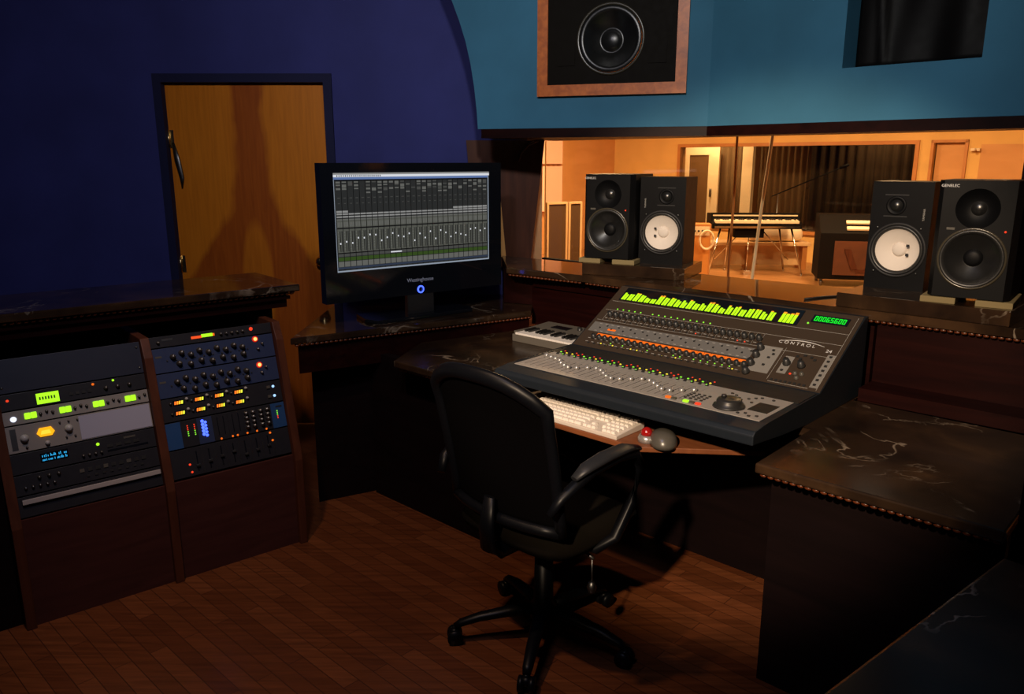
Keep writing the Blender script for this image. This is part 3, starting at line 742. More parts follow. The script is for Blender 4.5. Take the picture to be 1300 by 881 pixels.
# screen picture: a mixer window made of emitting cells
cols=[('screen_black',(.004,.004,.004)),('screen_dark',(.020,.021,.021)),('screen_mid',(.055,.056,.052)),('screen_grey',(.105,.107,.098)),('screen_light',(.22,.22,.215)),('screen_white',(.62,.64,.68)),('screen_blue',(.10,.16,.34)),('screen_navy',(.025,.035,.06)),('screen_green',(.03,.06,.012)),('screen_edge',(.24,.28,.34)),('screen_olive',(.075,.078,.066))]
SM=[glow(n_,c,1.0) for n_,c in cols]
CI={n_[7:]:i for i,(n_,c) in enumerate(cols)}
b=MB(); b.mi=0; b.quad((sx0,.002,sz0),(sx1,.002,sz0),(sx1,.002,sz1),(sx0,.002,sz1))
SW,SH=sx1-sx0,sz1-sz0; lay=[.0018]
def cell(c,a0,a1,t0,t1,l=1):   # a across 0..1, t from the top 0..1
    b.mi=CI[c]; y=.002-.0003*l
    b.quad((sx0+SW*a0,y,sz1-SH*t1),(sx0+SW*a1,y,sz1-SH*t1),(sx0+SW*a1,y,sz1-SH*t0),(sx0+SW*a0,y,sz1-SH*t0))
random.seed(11)
cell('edge',0,.004,.05,1); cell('edge',.990,.996,.05,1); cell('edge',0,.996,.985,1)
cell('light',0,1,0,.022); cell('white',0,1,.018,.042,2); cell('blue',0,.992,.042,.066)
for i in range(22): cell('mid',.02+.012*i,.026+.012*i,.022,.038,3)
cell('dark',.004,.99,.08,.985)
N=28; a0,a1=.010,.986; cw=(a1-a0)/N
for i in range(N):
    c0=a0+cw*i; c1=c0+cw*.90
    cell('dark',c0,c1,.08,.40,2); cell('black',c1,c0+cw,.08,.985,2)
    for k,t in enumerate((.085,.115,.15)):
        if random.random()<.72: cell(random.choice(['mid','grey','grey']),c0+cw*.1,c0+cw*.8,t,t+random.choice((.012,.018,.03)),3)
    if random.random()<.3: cell('grey',c0+cw*.1,c0+cw*.8,.19,.205,3)
    cell('mid',c0+cw*.25,c0+cw*.7,.245+.0*i,.252,3); cell('mid',c0+cw*.3,c0+cw*.65,.30,.306,3)
    for t,cc in ((.40,'light'),(.428,'light'),(.456,'grey')):
        cell(cc,c0,c1,t+.002,t+.017,3)
    if i>=21 or i<2: cell('light',c0,c1,.375,.395,3)
    cell('olive',c0,c1,.475,.545,3); cell('black',c0,c1,.548,.556,3)
    for k in range(3): cell('grey',c0+cw*(.1+.28*k),c0+cw*(.28+.28*k),.49,.535,4)
    cell('olive',c0,c1,.56,.80,3); cell('black',c0+cw*.38,c0+cw*.50,.58,.79,4); cell('dark',c0+cw*.66,c0+cw*.84,.58,.79,4)
    for k in range(7): cell('grey',c0+cw*.08,c0+cw*.26,.59+.028*k,.598+.028*k,4)
    t=.62+.10*random.random()
    cell('white',c0+cw*.34,c0+cw*.56,t,t+.016,5)
    cell('black',c0,c1,.80,.81,3); cell('mid',c0,c1,.812,.84,3); cell('green',c0,c1,.848,.885,3); cell('grey',c0,c1,.892,.945,3)
    if i in (9,10): cell('white',c0,c1+cw*.1,.822,.834,5)
cell('navy',.004,.99,.948,.968,6)
b.build('screen',SM,tv)

# ------------------------------------------------------------------ mixing console (local x 0..1.08, y = v-2.09, z from desk top)
CW=1.08; CV=2.09; CU=-2.08
con=thing('mixing_console','large grey digital mixing console with green meters and an orange display strip','mixing console',KP(CU,CV,ZT),(0,0,TH))
pf=[(0,.028),(0,.058),(.012,.070),(.080,.078),(.475,.085),(.830,.300),(.858,.300),(.858,.0),(.40,.0),(.20,.012)]
b=MB(); b.prism(pf,0,CW,'x',bev=.004); b.build('console_body',M['bluelip'],con)
YF,ZF=.475,.085; SL=math.hypot(.355,.215); PA=math.atan2(.215,.355)
SLP=Matrix.Translation((0,YF,ZF))@Matrix.Rotation(PA,4,'X')
FLT=Matrix.Translation((0,.080,.078))@Matrix.Rotation(math.atan2(.007,.395),4,'X')
def smb(): b=MB(); b.T=SLP.copy(); return b
def fmb(): b=MB(); b.T=FLT.copy(); return b
def spos(x,y,h=0): return SLP@Vector((x,y,h))
def fpos(x,y,h=0): return FLT@Vector((x,y,h))
SR=(PA,0,0)
b=smb(); b.box(.004,CW-.004,.004,SL-.003,.0005,.003,.0006); 
pn=b.build('meter_panel',M['charcoal'],con)
b=smb(); b.box(.02,.77,.10,.16,.003,.0036); b.build('channel_panel',mat('mid_grey_panel',(.13,.125,.12),.5,.4),con)
b=smb(); b.box(.79,.868,.045,.185,.003,.0036); b.box(.895,.928,.06,.15,.003,.0036); b.box(1.032,1.060,.02,.19,.003,.0036); b.build('master_panel',mat('light_grey_panel',(.20,.19,.175),.5,.4),con)
b=smb()
for y in (.245,.305,.175): b.box(.02,1.06,y,y+.0012,.003,.0037)
for i in range(25): b.box(.045+.0302*i,.0458+.0302*i,.178,.244,.003,.0037)
b.box(1.060,1.0612,.01,.40,.003,.0037); b.box(.878,.8792,.02,.19,.003,.0037); b.box(.885,1.03,.012,.0135,.003,.0037)
random.seed(5)
for i in range(24):
    for y in (.232,.190,.150,.105,.055,.034): b.box(.052+.0302*i,.052+.0302*i+.012,y,y+.003,.0036,.0041)
b.build('panel_legend',M['greyline'],con)
# level meters
b=smb(); b.box(.045,.862,.315,.402,.003,.006,.001); mh=b.build('meter_window',M['gloss'],con)
random.seed(21)
hs=[.62,.55,.72,.60,.42,.36,.78,.66,.72,.60,.62,.75,.50,.58,.78,.70,.45,.74,.68,.52,.66,.72,.58,.74]
for i in range(24):
    for k in range(2):
        x=.056+.0297*i+.0125*k; h=.072*min(1,hs[i]*(1.0 if k==0 else random.uniform(.75,1.1)))
        b=smb(); b.mi=0; b.box(x,x+.0092,.320,.320+min(h,.048),.006,.0075)
        if h>.048: b.mi=1; b.box(x,x+.0092,.320+.048,.320+h,.006,.0075)
        b.build('level_bar',[G['meter'],G['meteramber']],mh)
for i in range(4):
    x=.788+.0155*i; h=(.058,.050,.055,.062)[i]
    b=smb(); b.mi=0; b.box(x,x+.012,.320,.320+min(h,.048),.006,.0075)
    b.mi=1; b.box(x,x+.012,.320+.048,.320+h,.006,.0075); b.build('level_bar',[G['meter'],G['meteramber']],mh)
# counter display with seven segment digits
b=smb(); b.box(.902,1.038,.346,.388,.003,.005,.001); ch=b.build('counter_window',M['gloss'],con)
SEGS={'0':'abcdef','6':'acdefg','5':'acdfg','8':'abcdefg'}
b=smb()
def digit(x,y,c,w_=.0112,h_=.026,t_=.0030):
    g={'a':(0,w_,h_-t_,h_),'d':(0,w_,0,t_),'g':(0,w_,h_/2-t_/2,h_/2+t_/2),'f':(0,t_,h_/2,h_),'b':(w_-t_,w_,h_/2,h_),'e':(0,t_,0,h_/2),'c':(w_-t_,w_,0,h_/2)}
    for s_ in SEGS[c]:
        q=g[s_]; b.box(x+q[0],x+q[1],y+q[2],y+q[3],.005,.0062)
for i,c in enumerate('00065600'): digit(.912+.0148*i,.354,c)
b.build('counter_digits',G['clock'],ch)
for p in ((.897,.338),):
    b=smb(); b.lathe([(.004,0),(.003,.003),(0,.004)],(p[0],p[1],.003),(0,0,1),10); b.build('green_led',G['dotg'],con)
# maker's lettering and arc
me=lettering('C O N T R O L',.021,.0004); me.materials.clear(); me.materials.append(M['white'])
o=bpy.data.objects.new('lettering',me); COL.objects.link(o); o.parent=con; o.location=spos(.905,.218,.0042); o.rotation_euler=SR
b=smb(); b.tube([(.835+.17*i/14,.226+.022*math.sin(math.pi*(.10+.75*i/14))-.012,.0045) for i in range(15)],[.0006+.0011*math.sin(math.pi*i/14) for i in range(15)],6); b.build('arc_mark',M['white'],con)
me=lettering('24',.022,.0004); me.materials.clear(); me.materials.append(M['white'])
o=bpy.data.objects.new('lettering',me); COL.objects.link(o); o.parent=con; o.location=spos(1.028,.205,.0042); o.rotation_euler=SR
# LEDs and knob rows
KB=MB(); KB.lathe([(0,0),(.0105,0),(.0100,.006),(.0080,.008),(.0072,.020),(0,.0205)],(0,0,0),(0,0,1),14); KB.box(-.0007,.0007,.002,.0072,.0203,.0210)
PROTO2={}
def put(name,bm_fn,m,pos,rot=SR):
    if name not in PROTO2:
        b=bm_fn(); o=b.build(name.split('|')[0],m,con); PROTO2[name]=o; o.location=pos; o.rotation_euler=rot; return o
    return inst(PROTO2[name],con,pos,rot)
def kb(r,h):
    def f():
        b=MB(); b.lathe([(0,0),(r,0),(r*.96,h*.3),(r*.78,h*.4),(r*.70,h),(0,h*1.02)],(0,0,0),(0,0,1),14); return b
    return f
def led(r):
    def f():
        b=MB(); b.lathe([(r,0),(r*.8,r*.5),(0,r*.8)],(0,0,0),(0,0,1),8); return b
    return f
def btn(w_,d_,h_):
    def f():
        b=MB(); b.box(-w_/2,w_/2,-d_/2,d_/2,0,h_,.0008); return b
    return f
for i in range(24):
    x=.068+.0302*i
    put('gain_knob',kb(.0125,.020),M['btn'],spos(x,.212,.003))
    put('pan_knob',kb(.0115,.018),M['btn'],spos(x+.010,.064,.003))
    if i<16 and i!=5: put('green_led',led(.0036),G['dotg'],spos(x+.010,.256,.003))
    put('channel_button|a',btn(.008,.006,.003),M['btn'],spos(x+.004,.182,.003)); 
    if i in (14,20,21): put('red_led',led(.0032),G['dotr'],spos(x+.012,.186,.003))
    put('channel_button|b',btn(.007,.007,.003),M['btn'],spos(x,.142 if i%2 else .126,.0036))
    put('channel_button|c',btn(.010,.006,.003),M['btn'],spos(x+.004,.028,.003))
    if i in (2,3,4,6,7,8,9,12,14,15,22): put('yellow_led',led(.0036),G['doty'],spos(x+.004,.036 if i%3 else .030,.003))
    if i in (3,5,9,13,14,16,17,18,19,20,21,23): put('green_led|b',led(.0030),G['dotg'],spos(x+.018,.046,.003))
    # scribble strip segment
    b=smb(); b.box(.083+.0285*i,.083+.0285*i+.0262,.079,.091,.0036,.0052); b.build('display_segment',G['orange'],con)
b=smb(); b.box(.112,.152,.118,.127,.0036,.005); b.build('display_segment',G['orange'],con)
for i,(x,y) in enumerate(((.789,.166),(.790,.125),(.790,.080),(.792,.034))): put('monitor_knob',kb(.015,.022),M['btn'],spos(x,y,.0036))
for x,y in ((.913,.112),(.967,.112)): put('monitor_knob',kb(.016,.022),M['btn'],spos(x,y,.0036))
for x,y in ((.962,.070),(.985,.072),(.975,.050)): put('small_knob',kb(.009,.010),M['grey'],spos(x,y,.003))
put('red_led|m',led(.0045),G['dotr'],spos(.945,.066,.003))
for i in range(7): put('master_button',btn(.010,.009,.003),M['btn'],spos(1.046,.034+.024*i,.0036))
for i in range(8): put('master_button',btn(.010,.008,.003),M['btn'],spos(.895+.017*i,.022,.003))
for x,y in ((.840,.165),(.838,.125),(.836,.085),(.848,.145),(.910,.075),(.935,.155),(.96,.165),(.985,.160),(.95,.145),(1.0,.15)): put('master_button',btn(.010,.008,.003),M['btn'],spos(x,y,.0036))
# front area: dark band and fader panel
b=fmb(); b.box(.010,1.070,.245,.385,.0005,.003); b.build('dark_band',M['darkband'],con)
b=fmb(); b.box(.030,1.055,.004,.2445,.0005,.0030,.0005); fp=b.build('fader_panel',M['greypanel'],con)
b=fmb()
for i in range(24):
    x=.060+.0300*i; b.box(x-.0012,x+.0012,.030,.165,.0030,.0034)
b.build('fader_slots',M['darkband'],con)
b=fmb()
for i in range(25): b.box(.0446+.0300*i,.0454+.0300*i,.008,.240,.0030,.0033)
b.build('panel_legend',mat('dark_grey_print',(.16,.15,.14),.6),con)
def cap_():
    b=MB(); b.box(-.004,.004,-.006,.006,0,.006,.001); b.lathe([(.0095,.004),(.0115,.009),(.0105,.014),(.006,.017),(0,.0175)],(0,0,0),(0,0,1),14); return b
fy=[.165,.158,.150,.140,.112,.095,.082,.096,.125,.140,.128,.105,.082,.070,.083,.108,.135,.138,.120,.098,.078,.082,.110,.140]
for i in range(24): put('fader_cap',cap_,M['silver'],fpos(.060+.0300*i,fy[i],.003))
cc=['dotg','doty','doty','dotr','dotg','dotg','doty','dotg','dotg','dotg','doty','dotr','dotg','doty','doty','dotg','doty','doty','dotr','dotg','dotg','doty','dotg','doty']
for i in range(24):
    x=.062+.0298*i
    for j,y in enumerate((.228,.252,.274)):
        put('select_button',btn(.012,.009,.003),M['btn'],fpos(x,y,.003))
    put('lit_button|'+cc[i],led(.0045),G[cc[i]],fpos(x,.250,.0062),(0,0,0))
    if i%3!=1: put('lit_button|r',led(.0036),G['dotr'],fpos(x+.004,.273,.0062),(0,0,0))
    if i%2: put('lit_button|g2',led(.0034),G['dotg'],fpos(x-.003,.229,.0062),(0,0,0))
# transport section
b=fmb(); b.lathe([(0,0),(.052,0),(.050,.006),(.040,.008),(.040,.020),(.036,.026),(.012,.024),(0,.023)],(.916,.072,.003),(0,0,1),40); b.lathe([(0,0),(.009,0),(.008,.008),(0,.010)],(.892,.082,.028),(0,0,1),12); b.build('jog_wheel',M['btn'],con)
b=fmb(); b.box(.975,1.042,.080,.170,.003,.0045); b.build('touch_pad',M['darkband'],con)
for i,(m_,nm) in enumerate(((G['orange'],'orange'),(M['grey'],'grey'),(M['silver'],'pale'),(G['green'],'green'),(M['grey'],'grey2'),(G['dotr'],'red'))):
    put('transport_button|'+nm,btn(.017,.013,.006),m_,fpos(.720+.0225*i,.022,.003),(0,0,0))
for i in range(4):
    for j in range(4): put('locate_button',btn(.009,.007,.004),M['btn'],fpos(.762+.020*i,.060+.019*j,.003),(0,0,0))
for x,y in ((.90,.17),(.93,.18),(.915,.155),(.945,.20),(.88,.19),(.86,.20),(1.0,.215),(.96,.215),(.99,.040),(1.01,.022),(1.03,.035),(.97,.028),(.955,.15)):
    put('locate_button',btn(.009,.007,.004),M['btn'],fpos(x,y,.003),(0,0,0))
# ------------------------------------------------------------------ computer keyboard on the tray
ZTR=.690
kbd=thing('computer_keyboard','white full-size computer keyboard on the wooden tray below the console','keyboard',KP(-1.690,2.052,ZTR),(0,0,TH))
KW,KD=.42,.165   # wide part of local x -KW/2..KW/2
b=MB(); b.prism([(0,0),(KD,0),(KD,.026),(0,.014)],-.225,.225,'x',bev=.003); b.build('keyboard_base',M['keybase'],kbd)
ksl=math.atan2(.012,KD)
def keycap(w_):
    k=('key',w_)
    if k in PROTO: return PROTO[k],False
    b=MB(); h=.009
    P=[(-w_/2,-.0085),(w_/2,-.0085),(w_/2,.0085),(-w_/2,.0085)]; q=.0022
    A=[b.v((x,y,0)) for x,y in P]; B=[b.v((x-math.copysign(q,x),y-math.copysign(q,y),h)) for x,y in P]
    b.f(A[::-1]); b.f(B)
    for i in range(4): b.f([A[i],A[(i+1)%4],B[(i+1)%4],B[i]])
    o=b.build('key',M['keywhite'],kbd); PROTO[k]=o; return o,True
def key(x,y,w_):
    o,new=keycap(round(w_,4)); z=.0145+y*.012/KD
    if new: o.location=(x,y,z); o.rotation_euler=(ksl,0,0)
    else: inst(o,kbd,(x,y,z),(ksl,0,0))
p=.0187
rows=[[1.5,1.2,1.3,5.6,1.3,1.2,1.5],[2.2]+[1]*10+[2.2][:1],[1.75]+[1]*11+[1.85],[1.5]+[1]*12+[1.1],[1]*13+[1.6],[1]*14+[.6]]
for r_,row in enumerate(rows):
    tot=sum(row); sc=.285/tot; x=-.218; y=.016+.0255*r_*1.0
    if r_==5: y+=.004
    for w_ in row:
        ww=w_*sc; key(x+ww/2,y,ww-.0012); x+=ww
for r_ in range(6):
    y=.016+.0255*r_+(.004 if r_==5 else 0)
    for c in range(3):
        if r_ in (0,) or r_>=3 or (r_==1 and c==1): key(.078+.0185*c+.005,y,.0172)
    for c in range(4):
        if r_==0 and c==0: continue
        key(.148+.0185*c,y,.0172)
b=MB(); b.tube([(-.10,KD-.002,.012),(-.09,KD+.04,.006),(-.06,KD+.10,.004),(-.02,KD+.2,.004)],.0028,8); b.build('keyboard_lead',M['keybase'],kbd)

# ------------------------------------------------------------------ trackball
tbl=thing('trackball','grey trackball mouse with a red ball at the right end of the wooden tray','trackball',KP(-1.335,2.135,ZTR),(0,0,TH+R(128)))
b=MB(); n=24; rings=[]
prof=[(0,1.0,0),(.012,1.0,0),(.024,.97,.004),(.034,.86,.004),(.041,.66,0),(.046,.38,-.006),(.048,0.0,-.010)]
for h,s_,sh in prof:
    ring=[]
    for i in range(n):
        a=2*math.pi*i/n; ca,sa=math.cos(a),math.sin(a)
        rx=.068*(1 if ca<0 else .92); ry=.044*(1-.16*ca)
        ring.append((rx*ca*s_+sh,ry*sa*s_,h+.000*ca))
    rings.append(ring)
RV=[[b.v(p_) for p_ in r_] for r_ in rings[:-1]]; topv=b.v((-.010,0,.048))
b.f(RV[0][::-1])
for A,B in zip(RV,RV[1:]):
    for i in range(n): b.f([A[i],A[(i+1)%n],B[(i+1)%n],B[i]],True)
for i in range(n): b.f([RV[-1][i],RV[-1][(i+1)%n],topv],True)
b.build('shell',M['grey'],tbl)
b=MB(); b.lathe([(.0,0),(.031,0),(.031,.014),(.026,.022),(.021,.024)],(.018,.052,0),(0,0,1),24); b.build('ball_cradle',M['silver'],tbl)
b=MB(); b.sphere((.018,.054,.030),.0195,20,12); b.build('ball',M['redball'],tbl)
for k in (-1,1):
    b=MB(); b.box(.040,.062,k*.013-.011,k*.013+.011,.018,.026,.003); b.build('button',M['silver'],tbl)
b=MB(); b.tube([(.060,0,.010),(.09,.004,.006),(.13,.02,.004),(.19,.05,.004)],.0024,8); b.build('lead',M['cablemat'],tbl)

# ------------------------------------------------------------------ small music keyboard left of the console
mk=thing('midi_keyboard','small grey music keyboard with white and black keys left of the console','music keyboard',KP(-2.575,2.715,ZT),(0,0,TH))
MW,MD=.465,.27
b=MB(); b.box(0,MW,.0,.012,0,.036,.003); b.prism([(.1205,0),(MD,0),(MD,.058),(.1205,.050)],0,MW,'x',bev=.004); b.box(0,.020,.0125,.12,0,.05,.003); b.box(MW-.02,MW,.0125,.12,0,.05,.003); b.box(.02,MW-.02,.0125,.12,0,.018); b.build('case',M['midi'],mk)
nk=18; kw=(MW-.044)/nk
for i in range(nk):
    b=MB(); b.box(.022+kw*i+.0006,.022+kw*(i+1)-.0006,-.002,.119,.0365,.046,.001); b.build('white_key',M['keywhite'],mk)
for i in range(nk-1):
    if i%7 in (2,6): continue
    b=MB(); b.box(.022+kw*(i+1)-.0065,.022+kw*(i+1)+.0065,.045,.119,.0462,.057,.0015); b.build('black_key',M['keyblack'],mk)
for i in range(4):
    b=MB(); b.lathe([(.012,0),(.010,.014),(0,.0145)],(.25+.04*i,.21,.056),(0,0,1),14); b.build('knob',M['btn'],mk)
b=MB(); b.box(.10,.20,.17,.22,.0535,.0575); b.build('display',M['gloss'],mk)

# ------------------------------------------------------------------ office chair
cx,cy=.108,2.43
CH=thing('office_chair','black mesh-backed swivel chair on five casters in front of the console','chair',(cx,cy,0),(0,0,R(-44)))
# local +y faces the console; back at -y
angs=[R(44+v_) for v_ in (187,258,328,40,115)]   # world bearings turned into chair space
for a in angs:
    c,s_=math.cos(a),math.sin(a)
    b=MB(); b.tube([(.03*c,.03*s_,.108),(.12*c,.12*s_,.104),(.22*c,.22*s_,.090),(.285*c,.285*s_,.072),(.305*c,.305*s_,.060)],[.026,.024,.020,.017,.013],10,.75); b.build('base_leg',M['chairplastic'],CH)
    b=MB(); px,py=.305*c,.305*s_; t_=Vector((-s_,c,0))
    for q in (-.017,.017):
        o_=Vector((px,py,.026))+t_*q
        b.cyl(o_-t_*.009,o_+t_*.009,.026,None,18)
    b.cyl((px,py,.02),(px,py,.062),.009,None,10)
    b.sphere((px,py,.038),.020,12,8,(1,1,.9)); b.build('caster',M['chairplastic'],CH)
b=MB(); b.lathe([(0,.075),(.045,.075),(.048,.090),(.046,.125),(.034,.138),(.031,.30),(.026,.302),(.026,.40),(0,.40)],(0,0,0),(0,0,1),24); b.build('column',M['chairplastic'],CH)
b=MB(); b.box(-.09,.09,-.12,.10,.385,.425,.008); b.build('tilt_mechanism',M['chairplastic'],CH)
# seat cushion
def cushion(w_,d_,h_,z,ny=12):
    b=MB(); nx=12; T=[];Bt=[]
    for i in range(nx+1):
        r1=[];r2=[]
        for j in range(ny+1):
            u=2*i/nx-1; v=2*j/ny-1
            k=1/max(1e-6,(abs(u)**5+abs(v)**5)**.2) if max(abs(u),abs(v))>.999 else 1
            x=u*w_/2*(min(1,k)); y=v*d_/2*(min(1,k))
            e=(1-abs(u)**6)*(1-abs(v)**6)
            r1.append(b.v((x,y,z+h_*(.35+.65*e)-.018*max(0,v)**3*(1)-.012*(1-u*u)*(1-v*v)))); r2.append(b.v((x*.96,y*.96,z)))
        T.append(r1);Bt.append(r2)
    for i in range(nx):
        for j in range(ny):
            b.f([T[i][j],T[i+1][j],T[i+1][j+1],T[i][j+1]],True); b.f([Bt[i][j+1],Bt[i+1][j+1],Bt[i+1][j],Bt[i][j]],True)
    for i in range(nx):
        b.f([Bt[i][0],Bt[i+1][0],T[i+1][0],T[i][0]],True); b.f([T[i][ny],T[i+1][ny],Bt[i+1][ny],Bt[i][ny]],True)
    for j in range(ny):
        b.f([T[0][j],T[0][j+1],Bt[0][j+1],Bt[0][j]],True); b.f([Bt[nx][j],Bt[nx][j+1],T[nx][j+1],T[nx][j]],True)
    return b
st=cushion(.49,.48,.075,.425).build('seat',M['seatfab'],CH,(0,.03,0))
# backrest: curved frame with mesh infill
def back_pt(a,z):   # a -1..1 across, z height
    wdt=.225+.035*math.sin(math.pi*min(1,max(0,(z-.50)/.52)))*0+.02*(z-.5)
    y=-.225-.10*((z-.50)/.5)**1.3+.045*a*a
    return Vector((a*wdt,y,z))
b=MB()
loop=[]
for i in range(9): loop.append(back_pt(-1,.52+.40*i/8))
top_=[back_pt(-1+2*i/12,.92+.085*(1-abs(-1+2*i/12)**2.6)) for i in range(13)]
loop=loop[:-1]+top_+[back_pt(1,.52+.40*(7-i)/8) for i in range(8)]
rad=[.020]*8+[.024]*13+[.020]*8
b.tube(loop,rad,12,.75,(0,1,0))
b.tube([back_pt(-1+2*i/8,.525) for i in range(9)],.018,10)
fr=b.build('back_frame',M['chairplastic'],CH)
b=MB(); nx,nz=20,20; g=[[None]*(nz+1) for _ in range(nx+1)]
for i in range(nx+1):
    a=-.97+1.94*i/nx; zt=.92+.080*(1-abs(a)**2.6)
    for j in range(nz+1): g[i][j]=b.v(back_pt(a,.53+(zt-.53)*j/nz)+Vector((0,.004,0)))
for i in range(nx):
    for j in range(nz): b.f([g[i][j],g[i+1][j],g[i+1][j+1],g[i][j+1]],True)
bk=b.build('backrest',M['fabric'],CH); md=bk.modifiers.new('thickness','SOLIDIFY'); md.thickness=.008
b=MB(); b.tube([(0,-.08,.40),(0,-.20,.402),(0,-.262,.43),(0,-.270,.50),(0,-.255,.60)],[.030,.032,.034,.032,.022],10,.45,(0,1,0)); b.build('back_support',M['chairplastic'],CH)
for k in (-1,1):
    b=MB(); x=k*.275
    b.tube([(k*.17,-.02,.418),(k*.235,-.02,.420),(x,.02,.46),(x+k*.012,.085,.56),(x+k*.010,.135,.66),(x,.110,.715),(x,.02,.728),(x-k*.008,-.10,.712),(k*.252,-.215,.655),(k*.236,-.245,.61)],[.017,.019,.021,.021,.021,.022,.023,.022,.018,.014],10,.8); ar=b.build('armrest',M['chairplastic'],CH)
    b=MB(); b.tube([(x,.125,.728),(x,.06,.744),(x,-.04,.744),(x-k*.006,-.12,.730),(x-k*.012,-.17,.708)],[.018,.028,.029,.026,.014],12,.5); b.build('arm_pad',M['armpad'],ar)
b=MB(); b.tube([(.09,-.03,.405),(.20,-.03,.40),(.235,-.03,.39)],.006,8); b.tube([(.228,-.03,.388),(.229,-.03,.33),(.229,-.03,.31)],.0025,6); b.lathe([(0,0),(.010,.004),(.016,.022),(.010,.04),(0,.045)],(.229,-.03,.268),(0,0,1),12); b.build('adjustment_lever',M['steel'],CH)
# ------------------------------------------------------------------ the live room beyond the glass
M['livewall']=paint('warm_live_room_wall',(.66,.41,.14),.06)
M['livewood']=wood('orange_plywood_wall',(.50,.24,.075),(.58,.29,.10),(2,2,6),.6)
M['livefloor']=planks('live_room_floor',(.36,.17,.06),(.42,.20,.075),(.48,.24,.09),R(43.5),.35)
M['pale']=wood('pale_pine',(.66,.42,.20),(.74,.49,.25),(8,8,2),.5)
M['trimwood']=wood('orange_trim',(.40,.16,.04),(.50,.21,.06),(3,3,3),.45)
M['brownfab']=mat('brown_fabric',(.10,.055,.025),.95,.1)
M['creampaint']=mat('cream_paint',(.75,.62,.44),.6,.3)
M['drape']=mat('dark_brown_drape',(.026,.016,.009),.95,.1)
M['drape2']=mat('grey_brown_drape',(.10,.065,.035),.95,.1)
M['innerwall']=paint('inner_room_wall',(.30,.19,.10),.08)
M['case']=mat('black_tolex',(.0035,.0024,.0018),.7,.10)
M['organwood']=wood('organ_front_wood',(.06,.018,.007),(.10,.030,.011),(4,4,4),.5)
M['ivory']=mat('ivory_keys',(.72,.60,.42),.35,.4)
M['amporange']=mat('orange_amp_cloth',(.55,.24,.06),.8,.2)
M['pink']=mat('pinkish_acoustic_panel',(.82,.50,.36),.85,.1)
KR=Matrix.Rotation(TH,4,'Z')
def kmb(): b=MB(); b.T=KR.copy(); return b
VB=12.6; UL=-9.25; UR=2.2; CH2=3.2
WU0,WU1,WZ0,WZ1=-7.79,-3.87,.50,1.845
b=kmb(); b.box(UL,UR,3.585,VB+2.2,-.1,0); struct(b.build('floor_beyond',M['livefloor']))
b=kmb(); b.box(UL,UR,3.72,VB+2.2,CH2,CH2+.1); struct(b.build('ceiling_beyond',M['livewall']))
b=kmb(); b.box(UL,WU0,VB,VB+.15,0,CH2); b.box(WU1,-3.62,VB,VB+.15,0,CH2); b.box(-3.22,UR,VB,VB+.15,0,CH2); b.box(-3.62,-3.22,VB,VB+.15,1.86,CH2); b.box(WU0,WU1,VB,VB+.15,0,WZ0); b.box(WU0,WU1,VB,VB+.15,WZ1,CH2)
struct(b.build('wall_beyond',M['livewall']))
b=kmb(); b.box(UL-.1,UL,3.7,VB+2.2,0,CH2); struct(b.build('wall_beyond_left',M['livewood']))
b=kmb(); b.box(UR,UR+.1,3.7,VB+2.2,0,CH2); struct(b.build('wall_beyond_right',M['livewall']))
b=kmb(); b.box(UL,UR,VB+2.1,VB+2.2,0,CH2); struct(b.build('wall_inner',M['innerwall']))
b=kmb(); b.box(UL,UR,VB+.16,VB+2.1,2.6,2.7); struct(b.build('ceiling_inner',M['innerwall']))
fr=.055
b=kmb(); b.box(WU0-fr,WU1+fr,VB-.03,VB+.16,WZ1,WZ1+fr); b.box(WU0-fr,WU1+fr,VB-.05,VB+.16,WZ0-fr,WZ0); b.box(WU0-fr,WU0,VB-.03,VB+.16,WZ0,WZ1); b.box(WU1,WU1+fr,VB-.03,VB+.16,WZ0,WZ1)
struct(b.build('trim_8',M['trimwood']))
b=kmb(); b.box(WU0,WU1,VB+.06,VB+.072,WZ0,WZ1); struct(b.build('window_2',M['glass']))
b=kmb(); b.box(-3.66,-3.62,VB-.03,VB,0,1.90); b.box(-3.22,-3.18,VB-.03,VB,0,1.90); b.box(-3.66,-3.18,VB-.03,VB,1.86,1.90); struct(b.build('trim_9',M['trimwood']))
d3=bpy.data.objects.new('door_2',None); COL.objects.link(d3); d3.location=KP(-3.60,VB+.05,0); d3.rotation_euler=(0,0,TH); d3['kind']='structure'
b=MB(); b.box(0,.36,0,.04,.01,1.85); b.build('door_leaf',M['livewood'],d3)
b=MB(); b.lathe([(0,0),(.02,0),(.012,.02),(.026,.04),(.02,.06),(0,.065)],(.31,0,1.0),(0,-1,0),14); b.build('door_knob',M['brass'],d3)
b=kmb(); b.box(-3.02,UR-.01,VB-.015,VB-.001,.1,1.83); struct(b.build('trim_10',M['livewood']))
